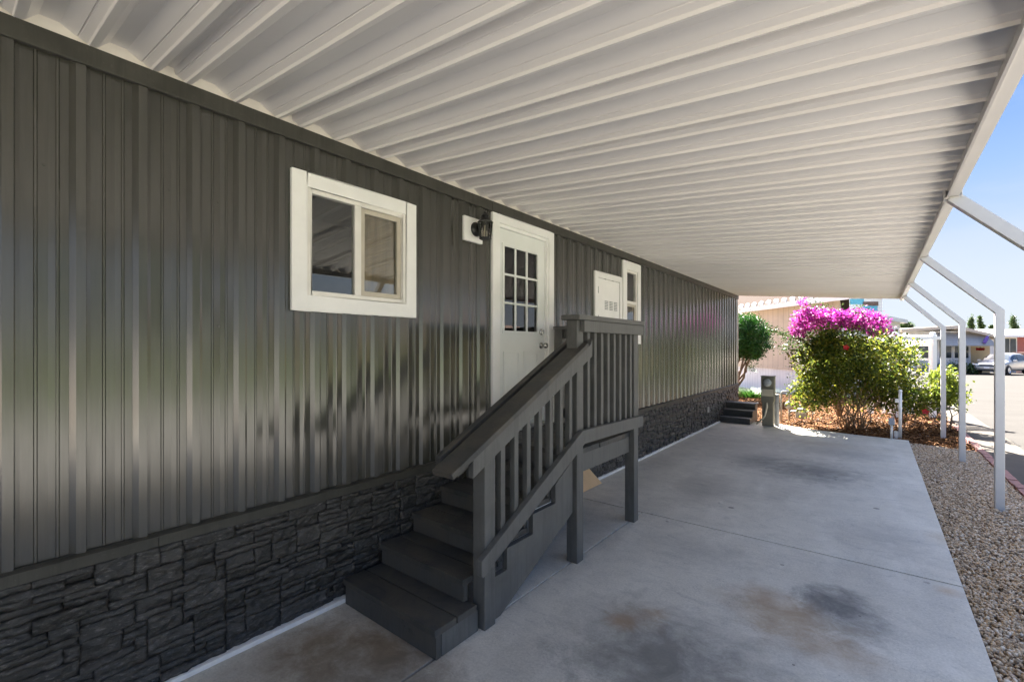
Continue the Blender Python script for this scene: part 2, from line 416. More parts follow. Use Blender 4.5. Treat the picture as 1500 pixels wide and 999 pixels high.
# ------------------------------------------------------------------ mobile home
HY0, HY1 = -4.0, 11.93
home = thing('mobile_home', 'long dark grey metal sided mobile home with black stone skirting and white trim', 'mobile home', (0, 4, 0))
WIN = (1.225, 2.11, 1.764, 2.564); DOOR = (2.94, 3.89, .80, 2.717); HATCH = (4.77, 5.50, 1.70, 2.46); NWIN = (5.525, 6.09, 1.607, 2.70)
OPEN = [(1.31, 2.03, 1.85, 2.48), (3.00, 3.83, .80, 2.66), (5.60, 6.02, 1.68, 2.62)]
# profile of the siding: wide rib every .2 m with two thin beads between
prof = []
y0 = HY0; k = 0
ph = .160   # first visible rib centre
yy = ph - .2035 * math.ceil((ph - HY0) / .2035)
while yy < HY1:
    for dy, x in ((-.036, .0), (-.017, .018), (.013, .020), (.018, .0), (.030, -.002), (.066, .0), (.0685, .0032), (.075, .0032), (.0785, .0), (.108, -.0025), (.128, .0), (.1305, .0032), (.137, .0032), (.1405, .0), (.172, -.002)):
        q = yy + dy
        if HY0 < q < HY1: prof.append((q, x))
    yy += .2035
prof = [(HY0, 0)] + prof + [(HY1, 0)]
cuts = sorted({c for o_ in OPEN for c in o_[:2]})
full = []
for (a, xa), (b, xb) in zip(prof, prof[1:]):
    full.append((a, xa))
    for c in cuts:
        if a < c < b: full.append((c, xa + (xb - xa) * (c - a) / (b - a)))
full.append(prof[-1])
mb = MB()
for (a, xa), (b, xb) in zip(full, full[1:]):
    m_ = (a + b) / 2; spans = [(.695, 2.80)]
    for (oy0, oy1, oz0, oz1) in OPEN:
        if oy0 <= m_ <= oy1:
            ns = []
            for z0, z1 in spans:
                if oz0 > z0: ns.append((z0, oz0))
                if oz1 < z1: ns.append((oz1, z1))
            spans = [q for q in ns if q[1] - q[0] > 1e-4 and not (q[0] < oz0 < q[1])]
    for z0, z1 in spans:
        mb.add([(xa, a, z0), (xb, b, z0), (xb, b, z1), (xa, a, z1)], [(0, 1, 2, 3)])
for z_ in (1.66, 2.28, 1.05):
    q = ph + .098
    while q < HY1 - .1:
        if not any(a - .05 < q < b + .05 for a, b, _c, _d in OPEN) and random.random() < .55: mb.lathe([(.006, -.002), (.005, .003), (0, .004)], (.0, q + random.uniform(-.004, .004), z_ + random.uniform(-.01, .01)), (1, 0, 0), 7)
        q += .2035 * random.choice((1, 2, 2, 3))
mb.build('siding', M['siding'], home, fix=False)
# screws on the siding and small dents are left to the paint; shell behind
mb = MB()
mb.box(-4.4, -4.3, HY0, HY1, 0, 2.9); mb.box(-4.3, -.05, HY1 - .1, HY1 - .004, 0, 2.9); mb.box(-4.3, -.05, HY0, HY0 + .1, 0, 2.9)
mb.box(-4.3, -.4, HY0 + .1, HY1 - .1, .72, .76)
mb.build('shell', M['siding'], home)
mb = MB(); mb.prism([(-4.75, 2.86), (-2.2, 3.25), (-.02, 2.90), (-.02, 2.94), (-2.2, 3.31), (-4.75, 2.92)], 1, HY0 - .2, HY1 + .02)
mb.build('roof', M['pan'], home)
mb = MB()
ya = HY0
for yb in (-1.2, 2.933, 6.9, HY1 + .012):
    mb.box(.002, .030 if yb != 6.9 else .0315, ya, yb - .002, 2.722, 2.806); ya = yb
mb.build('eave_trim', M['trim_wood'], home, bevel=.004)
mb = MB(); mb.box(-.05, .008, HY0, HY1, 2.801, 2.93); mb.build('eave_filler', M['cream'], home)
mb = MB(); ya = HY0
for yb in (.62, 3.1, 6.2, 9.0, HY1): mb.box(.001, .032, ya, yb - .0015, .648, .692); ya = yb
mb.prism([(.0, .692), (.040, .692), (.040, .697), (.018, .706), (0, .706)], 1, HY0, HY1)
mb.build('base_trim', M['trim_wood'], home, bevel=.002)
mb = MB(); mb.box(-.02, .014, HY1, HY1 + .035, .0, 2.72); mb.build('corner_trim', M['white'], home, bevel=.003)
mb = MB(); mb.box(.0, .058, HY0, 10.16, .0015, .027); mb.build('base_strip', M['pvc'], home, bevel=.004)
# stone veneer
def stone_wall():
    U, H = .045, .0311; ny = int((HY1 - (-1.4)) / U); nz = 20
    g = np.zeros((ny, nz), bool); rnd = random.Random(3); V = []; Fc = []
    for j in range(nz):
        i = 0
        while i < ny:
            if g[i, j]: i += 1; continue
            h = rnd.choice((1, 1, 1, 1, 2, 2, 3)); w = rnd.choice((3, 4, 4, 5, 6)) if h < 3 else rnd.choice((2, 3, 3, 4))
            h = min(h, nz - j); ww = 0
            while ww < w and i + ww < ny and not g[i + ww, j:j + h].any(): ww += 1
            if ww == 0: i += 1; continue
            g[i:i + ww, j:j + h] = True
            a0, a1 = -1.4 + i * U, -1.4 + (i + ww) * U; z0, z1 = .028 + j * H, .028 + (j + h) * H
            dep = .024 + rnd.random() * .015; ty = rnd.uniform(-.008, .008); tz = rnd.uniform(-.006, .008)
            near = a0 < 6; ry = max(3, int((a1 - a0) / (.012 if near else .05))); rz = max(3, int((z1 - z0) / (.0085 if near else .03)))
            b = len(V); sd = rnd.random() * 100
            for q in range(rz + 1):
                for p in range(ry + 1):
                    s_, t_ = p / ry, q / rz
                    yy_ = a0 + .0006 + (a1 - a0 - .0012) * s_; zz = z0 + .0005 + (z1 - z0 - .001) * t_
                    n1 = noise.noise(Vector((yy_ * 13 + sd, zz * 26, sd))); n2 = noise.noise(Vector((yy_ * 38, zz * 80, sd * 2)))
                    rdg = abs(noise.noise(Vector((yy_ * 9 + zz * 14, zz * 34 - yy_ * 4, sd * 3))))
                    x = dep + ty * (s_ - .5) * 2 + tz * (.5 - t_) * 2 + .008 * n1 + .011 * n2 - .022 * max(0, .22 - rdg)
                    if p in (0, ry) or q in (0, rz): x -= (.006 if q == rz else .0015) + .002 * abs(n2)
                    V.append((max(.006, x), yy_, zz))
            W = ry + 1
            for q in range(rz):
                for p in range(ry): Fc.append((b + q * W + p, b + q * W + p + 1, b + (q + 1) * W + p + 1, b + (q + 1) * W + p))
            ring = [b + p for p in range(W)] + [b + q * W + ry for q in range(1, rz + 1)] + [b + rz * W + p for p in range(ry - 1, -1, -1)] + [b + q * W for q in range(rz - 1, 0, -1)]
            bb = len(V)
            for r_ in ring: V.append((.0, V[r_][1], V[r_][2]))
            for m_ in range(len(ring)):
                k_ = (m_ + 1) % len(ring); Fc.append((ring[m_], bb + m_, bb + k_, ring[k_]))
            i += ww
    return V, Fc
V, Fc = stone_wall()
sk = np_mesh('skirting', np.array(V), np.array(Fc), M['stone'], home)
mb = MB(); mb.box(-.06, .004, HY0, HY1, 0, .66); mb.build('skirting_backing', M['black_metal'], home)
mb = MB(); mb.box(.03, .042, 9.30, 9.44, .29, .40); mb.build('outlet_cover', M['grey_metal'], home, bevel=.003)

def frame(mb, x0, x1, y0, y1, z0, z1, w, wt=None, wb=None):
    wt = w if wt is None else wt; wb = w if wb is None else wb
    mb.box(x0, x1, y0, y0 + w, z0, z1); mb.box(x0, x1, y1 - w, y1, z0, z1)
    mb.box(x0, x1, y0 + w, y1 - w, z1 - wt, z1); mb.box(x0, x1, y0 + w, y1 - w, z0, z0 + wb)
    return mb
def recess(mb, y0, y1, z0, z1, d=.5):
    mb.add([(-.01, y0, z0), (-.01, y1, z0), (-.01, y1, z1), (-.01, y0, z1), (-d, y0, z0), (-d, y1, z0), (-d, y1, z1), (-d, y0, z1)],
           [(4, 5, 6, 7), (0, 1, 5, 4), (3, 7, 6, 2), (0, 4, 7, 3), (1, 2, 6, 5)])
# big sliding window
w = frame(MB(), .003, .030, WIN[0], WIN[1], WIN[2], WIN[3], .088, .085, .092).build('window', M['white'], home, bevel=.003)
w['label'] = 'two pane sliding window with wide white trim'
mb = MB(); frame(mb, -.02, .022, 1.314, 2.021, 1.857, 2.478, .028); mb.box(-.02, .020, 1.628, 1.672, 1.885, 2.45)
mb.box(.004, .0235, 1.36, 1.385, 1.863, 1.872); mb.box(.004, .0235, 1.93, 1.955, 1.863, 1.872)
mb.build('frame', M['vinyl'], w, bevel=.003)
mb = MB(); mb.box(-.003, .001, 1.342, 1.628, 1.885, 2.45); mb.build('pane', M['glass'], w)
mb = MB(); mb.box(-.013, -.009, 1.700, 1.965, 1.905, 2.43); mb.build('pane', M['glass'], w)
frame(MB(), -.016, .006, 1.674, 1.99, 1.888, 2.448, .030).build('sash', M['screen'], w, bevel=.002)
mb = MB(); recess(mb, 1.31, 2.03, 1.85, 2.48, .6); mb.build('reveal', M['dark_room'], w, fix=False)
mb = MB(); mb.box(-.036, -.030, 1.655, 2.02, 1.86, 2.47); mb.build('blind', M['brown_board'], w)
# door
w = MB(); frame(w, .003, .030, DOOR[0], DOOR[1], DOOR[2], DOOR[3], .085, .075, .0); 
w = w.build('door_casing', M['white'], home, bevel=.003)
mb = MB(); frame(mb, -.045, .012, 3.024, 3.808, .80, 2.645, .030, .030, .02); mb.build('jamb', M['white'], w, bevel=.002)
dr = MB(); DX0, DX1 = -.052, -.012
y0, y1, z0, z1 = 3.056, 3.776, .825, 2.612; gy0, gy1, gz0, gz1 = 3.128, 3.604 + .05, 1.70, 2.47
dr.box(DX0, DX1, y0, gy0, z0, z1); dr.box(DX0, DX1, gy1, y1, z0, z1); dr.box(DX0, DX1, gy0, gy1, gz1, z1); dr.box(DX0, DX1, gy0, gy1, z0, gz0)
for a, b in ((3.13, 3.36), (3.43, 3.66)):   # raised lower panels
    frame(dr, DX1 - .002, DX1 + .007, a, b, .95, 1.52, .018); dr.box(DX1 - .002, DX1 + .0045, a + .034, b - .034, .984, 1.486)
door = dr.build('door', M['door_white'], home, bevel=.002)
door['label'] = 'white door with nine pane glazed upper half'
mb = MB(); frame(mb, DX1 - .004, DX1 + .010, gy0 - .018, gy1 + .018, gz0 - .018, gz1 + .018, .026)
for k in (1, 2):
    q = gy0 + (gy1 - gy0) * k / 3; mb.box(DX1 - .008, DX1 + .006, q - .010, q + .010, gz0 + .008, gz1 - .008)
    q = gz0 + (gz1 - gz0) * k / 3; mb.box(DX1 - .0085, DX1 + .0055, gy0 + .008, gy1 - .008, q - .010, q + .010)
mb.build('muntins', M['door_white'], door, bevel=.002)
mb = MB(); mb.box(DX1 - .014, DX1 - .010, gy0, gy1, gz0, gz1); mb.build('pane', M['glass'], door)
mb = MB(); recess(mb, gy0 - .01, gy1 + .01, gz0 - .01, gz1 + .01, .6); 
for i_, p in enumerate(mb.v): mb.v[i_] = (p[0] - .045, p[1], p[2])
mb.build('interior', M['dark_room'], door, fix=False)
mb = MB(); mb.box(-.062, -.058, gy0 - .005, gy1 + .005, gz0 + .50, gz1); mb.build('blind', M['blind'], door)
kz = 1.575
mb = MB(); mb.lathe([(.0, .0), (.032, .0), (.032, .006), (.012, .010), (.012, .035), (.026, .045), (.029, .058), (.024, .070), (0, .074)], (DX1, 3.715, kz), (1, 0, 0)); mb.build('handle', M['chrome'], door, smooth=True)
mb = MB(); mb.lathe([(.0, .0), (.031, .0), (.030, .010), (.020, .016), (.018, .024), (0, .025)], (DX1, 3.715, kz + .135), (1, 0, 0)); mb.box(DX1 + .024, DX1 + .034, 3.711, 3.719, kz + .115, kz + .155); mb.build('deadbolt', M['chrome'], door)
mb = MB(); mb.box(-.05, .06, 3.03, 3.80, .80, .822); mb.build('threshold', M['grey_metal'], home, bevel=.003)
# utility hatch
h = frame(MB(), .003, .028, HATCH[0], HATCH[1], HATCH[2], HATCH[3], .07).build('hatch', M['white'], home, bevel=.003)
h['label'] = 'white utility cupboard door with three small louvres'
mb = MB(); mb.box(.004, .020, 4.845, 5.425, 1.775, 2.385); mb.build('hatch_door', M['white'], h, bevel=.003)
for k in range(3):
    mb = MB(); a = 5.02 + k * .125
    for j in range(6): mb.box(.0195, .0245, a, a + .085, 2.02 + j * .019, 2.03 + j * .019)
    mb.build('louvre', M['grey_metal'], h)
for z_ in (2.20, 1.86): MB().tube([(.026, 4.843, z_), (.026, 4.843, z_ + .08)], .007).build('hinge', M['grey_metal'], h)
# narrow window
w = frame(MB(), .003, .030, NWIN[0], NWIN[1], NWIN[2], NWIN[3], .105, .11, .11).build('window', M['white'], home, bevel=.003)
w['label'] = 'narrow two pane window in white trim'
mb = MB(); frame(mb, -.02, .020, 5.632, 5.983, 1.72, 2.588, .03); mb.box(-.02, .018, 5.662, 5.953, 2.14, 2.18); mb.build('frame', M['vinyl'], w, bevel=.002)
mb = MB(); mb.box(-.006, -.002, 5.66, 5.955, 2.18, 2.56); mb.build('pane', M['glass'], w)
mb = MB(); mb.box(-.006, -.002, 5.66, 5.955, 1.75, 2.14); mb.build('pane', M['glass'], w)
frame(MB(), -.012, .006, 5.664, 5.95, 1.752, 2.138, .028).build('sash', M['screen'], w)
mb = MB(); recess(mb, 5.61, 6.01, 1.69, 2.61, .5); mb.build('reveal', M['dark_room'], w, fix=False)
mb = MB(); mb.box(-.035, -.03, 5.64, 5.98, 1.72, 2.15); mb.build('blind', M['brown_board'], w)

# wall lantern
lan = thing('wall_lantern', 'black wall lantern with glass cage on a white block left of the door', 'lantern', (.02, 2.70, 2.51))
mb = MB(); mb.box(.008, .040, 2.585, 2.80, 2.41, 2.605); mb.build('mounting_block', M['white'], lan, bevel=.005)
c = Vector((.145, 2.715, 2.50))
mb = MB(); mb.lathe([(.0, .0), (.058, .0), (.058, .008), (.050, .016), (.038, .022), (.02, .034), (0, .036)], (.040, 2.715, 2.515), (1, 0, 0), 20); mb.build('backplate', M['black_metal'], lan, smooth=True)
mb = MB(); mb.tube([(.07, 2.715, 2.515), (.10, 2.715, 2.52), (.125, 2.715, 2.545), (.145, 2.715, 2.575)], .009); mb.build('arm', M['black_metal'], lan, smooth=True)
mb = MB(); mb.lathe([(.062, .050), (.064, .058), (.050, .072), (.034, .085), (.030, .10), (.036, .104), (.030, .112), (.014, .124), (.010, .134), (.013, .142), (.008, .152), (0, .156)], c, (0, 0, 1), 8); mb.build('cap', M['black_metal'], lan)
mb = MB()
for k in range(6):
    a = k * math.pi / 3 + .3; u = Vector((math.cos(a), math.sin(a), 0))
    mb.beam(c + u * .046 + Vector((0, 0, -.075)), c + u * .060 + Vector((0, 0, .052)), .009, .009)
mb.lathe([(.0, -.082), (.046, -.082), (.050, -.074), (.046, -.068), (.0, -.068)], c, (0, 0, 1), 6)
mb.build('cage', M['black_metal'], lan)
mb = MB(); mb.lathe([(.043, -.07), (.056, .05)], c, (0, 0, 1), 6); mb.build('glass', M['lantern_glass'], lan)
mb = MB(); mb.lathe([(.0, -.068), (.014, -.068), (.014, -.02), (.009, .0), (.007, .03), (0, .034)], c, (0, 0, 1), 10); mb.build('bulb', M['cream'], lan, smooth=True)

# ------------------------------------------------------------------ carport
def zr(x): return 2.822 - .094 * x
def xe(y): return 2.912 + .0052 * y   # low edge of the roof, a touch out of square
cp = thing('carport', 'long white ribbed metal carport roof on cranked white posts', 'carport', (3.0, 4, 0))
RY0, RY1 = -3.2, 11.9
pp = []; base = .383 - .552 * math.ceil((.383 - RY0) / .552)
def cell(y, w, up, top):
    L = [(y - .001, .0), (y + .001, -.014), (y + .003, -.014), (y + .034, .002), (y + .038, .008), (y + .040 + up, .040), (y + .043 + up, .043), (y + .043 + up + top, .043), (y + .046 + up + top, .040), (y + w - .034, .013), (y + w - .032, .016), (y + w - .028, .016), (y + w - .026, .0105)]
    return [(q, z) for q, z in L]
y = base
while y < RY1:
    pp += cell(y, .21, .026, .06); pp += cell(y + .21, .13, .022, .022); pp += cell(y + .34, .212, .026, .06); y += .552
pp = [(q, z) for q, z in pp if RY0 < q < RY1]; pp = [(RY0, .02)] + pp + [(RY1, .02)]
mb = MB(); xs = [-.25, .4, 1.0, 1.6, 2.2, None]
for q, z in pp:
    for x in xs:
        X = xe(q) + .045 if x is None else x
        sag = -.004 * math.sin(max(0, min(1, X / 2.9)) * math.pi)
        mb.v.append((X, q, zr(X) + z + sag))
n = len(xs)
for i in range(len(pp) - 1):
    for k in range(n - 1): mb.f.append([i * n + k, i * n + k + 1, (i + 1) * n + k + 1, (i + 1) * n + k]); mb.m.append(0)
ro = mb.build('roof_panel', M['pan'], cp, fix=False)
md = ro.modifiers.new('thick', 'SOLIDIFY'); md.thickness = .002; md.offset = 0
# gutter along the low edge (a folded channel) + far fascia
def chan(mb, y0, y1, grow=0):
    pr = [(-.002, 2.540), (.0, 2.494), (.052, 2.494), (.060, 2.618), (-.10, 2.634), (-.10, 2.631), (.057, 2.615), (.050, 2.497), (.003, 2.497), (.001, 2.540)]
    pr = [(a + (grow if a > .03 else -grow) , b - (grow if b < 2.5 else -grow)) for a, b in pr]
    n = len(pr); vs = [(xe(y_) + .006 + a, y_, b) for y_ in (y0, y1) for a, b in pr]
    mb.add(vs, [tuple(range(n)), tuple(range(2 * n - 1, n - 1, -1))] + [(i, (i + 1) % n, n + (i + 1) % n, n + i) for i in range(n)])
mb = MB(); chan(mb, RY0, RY1 + .02)
# white bead along the inner bottom edge
vs = []
for y_ in (RY0, RY1 + .02):
    X = xe(y_) + .006
    vs += [(X - .006, y_, 2.490), (X + .004, y_, 2.488), (X + .004, y_, 2.494), (X - .006, y_, 2.496)]
mb.add(vs, [(0, 1, 2, 3), (7, 6, 5, 4)] + [(i, (i + 1) % 4, 4 + (i + 1) % 4, 4 + i) for i in range(4)])
mb.build('gutter', M['gutter'], cp)
mb = MB(); mb.add([(-.05, RY1 + .002, zr(-.05) - .012), (xe(RY1), RY1 + .002, zr(xe(RY1)) - .012), (xe(RY1), RY1 + .002, zr(xe(RY1)) + .07), (-.05, RY1 + .002, zr(-.05) + .07),
                    (-.05, RY1 + .03, zr(-.05) - .012), (xe(RY1), RY1 + .03, zr(xe(RY1)) - .012), (xe(RY1), RY1 + .03, zr(xe(RY1)) + .07), (-.05, RY1 + .03, zr(-.05) + .07)],
                   [(0, 1, 2, 3), (4, 7, 6, 5), (0, 4, 5, 1), (2, 6, 7, 3), (0, 3, 7, 4), (1, 5, 6, 2)])
mb.build('fascia', M['gutter'], cp)
for y in (1.55, 3.97, 6.38, 8.77, 10.98):
    px, zb, hw = 3.525, 1.905, .033
    ex, ez = xe(y) + .03, 2.50
    # cranked tube: vertical leg mitred into the sloping arm
    d = Vector((ex - px, 0, ez - zb)).normalized(); nrm = Vector((d.z, 0, -d.x)); nrm = nrm if nrm.x > 0 else -nrm
    L = []
    t_out = ((px + hw) - (px + nrm.x * hw)) ; 
    def hit(xx, off):    # z on the arm line offset by off at x = xx
        p0 = Vector((px, 0, zb)) + nrm * off; t = (xx - p0.x) / d.x; return p0.z + d.z * t
    out = [(px + hw, -.08), (px + hw, hit(px + hw, hw)), (ex + nrm.x * hw, ez + nrm.z * hw), (ex - nrm.x * hw, ez - nrm.z * hw), (px - hw, hit(px - hw, -hw)), (px - hw, -.08)]
    mb = MB(); mb.prism(out, 1, y - hw, y + hw); p = mb.build('post', M['post_white'], cp, bevel=.005)
    mb = MB(); X = xe(y) + .006
    mb.prism([(X - .014, 2.486), (X + .066, 2.486), (X + .066, 2.560), (X + .062, 2.560), (X + .062, 2.490), (X - .010, 2.490), (X - .010, 2.575), (X - .014, 2.575)], 1, y - .045, y + .045)
    mb.build('bracket', M['gutter'], p)

# ------------------------------------------------------------------ deck and stairs
dk = thing('deck_stairs', 'dark grey painted wooden stairs and landing with railings at the door', 'stairs', (.5, 2.7, 0))
RUN, RISE = .26, .1265; YF = 1.53
for i in range(5):
    zt = .155 + i * RISE; yf = YF + i * RUN; xr = (.885, .8195, .845, .845, .845)[i]
    mb = MB(); mb.box(.065, xr, yf - .012, yf + .137, zt - .036, zt); mb.box(.065, xr, yf + .146, yf + RUN + (.03 if i < 4 else .0), zt - .036, zt - .001)
    mb.build('tread', M['tread'], dk, bevel=.004)
    mb = MB(); mb.box(.07, xr - .004, yf, yf + .032, zt - RISE if i else .002, zt - .0375); mb.build('riser', M['riser'], dk, bevel=.003)
mb = MB(); mb.box(.845, .880, 1.567, 1.835, .002, .117); mb.build('stringer', M['deck_paint'], dk, bevel=.003)
# outer skirt board with saw-tooth top
pts = [(1.86, .002), (2.02, .002), (2.828, .372), (2.828, .745)]
for i in range(4, 0, -1):
    zt = .155 + i * RISE - .038; yf = YF + i * RUN
    pts += [(yf + .033, zt)] if i == 4 else [(yf + RUN + .001, zt), (yf + .033, zt)]
    pts += [(yf + .033, zt - RISE + .0)]
pts = [p for i, p in enumerate(pts) if i == 0 or p != pts[i - 1]]
pts = [(max(1.862, a), b) for a, b in pts]; pts = [p for i, p in enumerate(pts) if i == 0 or p != pts[i - 1]]
mb = MB(); mb.prism(pts, 0, .848, .884); mb.build('stringer', M['deck_paint'], dk)
mb = MB(); mb.prism([(1.57, .002), (2.02, .002), (2.828, .372), (2.828, .60), (1.57, .05)], 0, .07, .10); mb.build('stringer', M['deck_paint'], dk)
# landing
yb = 2.832; k = 0
while yb < 3.90:
    w_ = min(.138, 3.925 - yb); mb = MB(); mb.box(.065, .872 + random.uniform(-.004, .004), yb, yb + w_, .762, .80); mb.build('deck_board', M['tread'], dk, bevel=.003); yb += .1455
mb = MB(); mb.box(.836, .868, 2.942, 3.832, .625, .7605); mb.build('rim_joist', M['deck_paint'], dk, bevel=.003)
mb = MB(); mb.box(.10, .834, 2.84, 2.876, .625, .7605); mb.box(.10, .834, 3.865, 3.90, .625, .7605); mb.box(.066, .098, 2.84, 3.90, .625, .7605); mb.build('joist_frame', M['deck_paint'], dk, bevel=.003)
def post(x0, x1, y0, y1, z0, z1): MB().box(x0, x1, y0, y1, z0, z1).build('post', M['deck_paint'], dk, bevel=.005)
post(.822, .911, 1.856, 1.946, 0, .985)
post(.822, .911, 2.845, 2.936, 0, 1.752)
post(.822, .911, 3.836, 3.926, 0, 1.752)
post(.066, .150, 3.840, 3.924, 0, 1.735)
post(.066, .150, 2.850, 2.934, 0, .62)
SL = (1.60 - .938) / (2.95 - 1.58)
def sl(y): return .938 + SL * (y - 1.58)
def rail(name, ya, yb_, x0, x1, dz0, dz1, cut=True, mat='deck_paint'):
    mb = MB(); mb.prism([(ya, sl(ya) + dz0), (yb_, sl(yb_) + dz0), (yb_, sl(yb_) + dz1), (ya, sl(ya) + dz1)], 0, x0, x1); return mb.build(name, M[mat], dk, bevel=.004)
mb = MB(); mb.prism([(1.575, sl(1.575) - .036), (2.93, sl(2.93) - .036), (2.93, sl(2.93) + .0), (1.56, sl(1.56) + .0)], 0, .812, .958); mb.build('handrail', M['tread'], dk, bevel=.005)
mb = MB(); mb.prism([(1.725, sl(1.725) - .135), (3.0, sl(3.0) - .135), (3.0, sl(3.0) - .004), (2.975, sl(2.98) - .038), (1.725, sl(1.725) - .038)], 0, .9125, .950); mb.build('top_rail', M['deck_paint'], dk, bevel=.003)
mb = MB(); mb.prism([(1.705, sl(1.705) - .13), (2.84, sl(2.84) - .13), (2.84, sl(2.84) - .038), (1.705, sl(1.705) - .038)], 0, .826, .86); mb.build('top_rail', M['deck_paint'], dk, bevel=.003)
mb = MB(); mb.prism([(1.66, sl(1.66) - .10), (3.02, sl(3.02) - .10), (3.02, sl(3.02) - .006), (1.66, sl(1.66) - .006)], 0, .728, .774); mb.build('grab_rail', M['tread'], dk, bevel=.006)
for yy_ in (1.9, 2.86):
    mb = MB(); mb.box(.775, .826, yy_ - .02, yy_ + .02, sl(yy_) - .11, sl(yy_) - .042); mb.build('rail_block', M['deck_paint'], dk)
# lower rail: sloping then level, on the outer face
lo = lambda y: .415 + (.960 - .415) / (2.86 - 1.785) * (y - 1.785)
mb = MB(); mb.prism([(1.787, lo(1.787) - .075), (1.80, lo(1.80) - .098), (2.888, lo(2.888) - .112), (2.86, lo(2.86))  , (1.787, lo(1.787))], 0, .9125, .951); mb.build('bottom_rail', M['deck_paint'], dk, bevel=.003)
mb = MB(); mb.prism([(2.8895, lo(2.888) - .112), (3.945, .848), (3.945, .944), (2.8615, .960)], 0, .9125, .9505); mb.build('bottom_rail', M['deck_paint'], dk, bevel=.003)
mb = MB(); mb.box(.80, .956, 2.805, 3.965, 1.753, 1.790); mb.build('rail_cap', M['deck_paint'], dk, bevel=.004)
mb = MB(); mb.box(.9125, .950, 2.885, 3.945, 1.668, 1.751); mb.build('top_rail', M['deck_paint'], dk, bevel=.003)
mb = MB(); mb.box(.872, .9095, 2.938, 3.834, 1.668, 1.750); mb.build('top_rail', M['deck_paint'], dk, bevel=.003)
for c_ in (1.995, 2.12, 2.245, 2.37, 2.495, 2.62, 2.742):
    a, b = c_ + .001, c_ + .039; mb = MB()
    zb_, zt_ = lo(c_) - .085, sl(c_) - .14
    mb.prism([(a, lo(a) - .09), (b, lo(b) - .09), (b, sl(b) - .04), (a, sl(a) - .04)], 0, .872, .9105); mb.build('baluster', M['deck_paint'], dk, bevel=.003)
for c_ in (3.0, 3.105, 3.213, 3.325, 3.435, 3.541, 3.650, 3.752):
    mb = MB(); mb.box(.873, .9108, c_, c_ + .038, .86, 1.667); mb.build('baluster', M['deck_paint'], dk, bevel=.003)
# end railing from the landing post to the wall
mb = MB(); mb.box(.066, .80, 3.815, 3.955, 1.737, 1.768); mb.build('rail_cap', M['deck_paint'], dk, bevel=.004)
mb = MB(); mb.box(.152, .82, 3.88, 3.918, 1.645, 1.735); mb.build('top_rail', M['deck_paint'], dk, bevel=.003)
mb = MB(); mb.box(.152, .82, 3.88, 3.918, .86, .95); mb.build('bottom_rail', M['deck_paint'], dk, bevel=.003)
for k in range(6):
    x0 = .215 + k * .105; mb = MB(); mb.box(x0, x0 + .036, 3.842, 3.8785, .87, 1.733); mb.build('baluster', M['deck_paint'], dk, bevel=.003)

# cardboard leaning on the skirting below the landing
mb = MB(); mb.add([(.135, 4.02, .004), (.150, 4.70, .012), (.082, 4.50, .222), (.075, 4.40, .238), (.070, 4.02, .215)], [(0, 1, 2, 3, 4)])
o = mb.build('cardboard_sheet', M['cardboard'], fix=False, loc=(.13, 4.3, .0)); md = o.modifiers.new('t', 'SOLIDIFY'); md.thickness = .005
tag(o, 'torn piece of brown cardboard leaning on the skirting beyond the landing', 'cardboard')

# ------------------------------------------------------------------ small things at the far end
st = thing('entry_steps', 'low dark three tread wooden steps at the far end of the home', 'steps', (.32, 10.6, 0))
for i in range(3):
    z = .125 * (i + 1); y0 = 10.19 + i * .27
    mb = MB(); mb.box(.03, .62, y0 - .015, y0 + .30, z - .03, z); mb.build('tread', M['step_dark'], st, bevel=.004)
    mb = MB(); mb.box(.035, .61, y0, y0 + .025, z - .125 + (.0 if i else .002), z - .031); mb.build('riser', M['step_dark'], st, bevel=.003)
mb = MB(); mb.prism([(10.215, .0), (11.0, .0), (11.0, .34), (10.755, .34), (10.755, .215), (10.485, .215), (10.485, .09), (10.215, .09)], 0, .575, .60); mb.build('side_board', M['step_dark'], st)

pd = thing('meter_pedestal', 'olive green electric meter pedestal with round meter beside the far steps', 'meter', (.93, 10.27, 0))
cx, cy = .92, 10.30
mb = MB(); mb.box(cx - .10, cx + .095, cy - .06, cy + .07, -.02, .50); mb.build('pedestal', M['olive_metal'], pd, bevel=.008)
mb = MB(); mb.prism([(cx - .115, .52), (cx - .09, .44), (cx + .09, .44), (cx + .115, .52), (cx + .115, .985), (cx - .115, .985)], 1, cy - .085, cy + .09); mb.build('cabinet', M['olive_metal'], pd, bevel=.006)
mb = MB(); mb.box(cx - .105, cx + .105, cy - .098, cy - .086, .60, .735); mb.build('breaker_cover', M['conduit'], pd, bevel=.004)
mb = MB(); mb.box(cx - .12, cx + .12, cy - .10, cy + .095, .986, 1.0); mb.build('lid', M['olive_metal'], pd, bevel=.003)
mb = MB(); mb.lathe([(.078, .0), (.078, .02), (.066, .026), (.064, .07), (.05, .085), (0, .088)], (cx - .005, cy - .085, .868), (0, -1, 0), 20); mb.build('meter_glass', plain('meter_glass', (.30, .33, .35), .1, .2, 30), pd, smooth=True)
mb = MB(); mb.tube([(cx - .01, cy - .072, .47), (cx - .01, cy - .09, .38), (cx - .05, cy - .09, .20), (cx - .13, cy - .08, .09), (cx - .20, cy - .05, .03)], .018); mb.build('conduit', M['conduit'], pd, smooth=True)
mb = MB(); mb.tube([(1.052, 10.42, -.03), (1.052, 10.42, .60)], .045, 14); mb.lathe([(.048, 0), (.05, .02), (.04, .03), (0, .032)], (1.052, 10.42, .60))
tag(mb.build('bollard_pipe', M['grey_pipe'], loc=(1.052, 10.42, 0)), 'grey upright plastic pipe standing right of the electric meter pedestal', 'pipe')

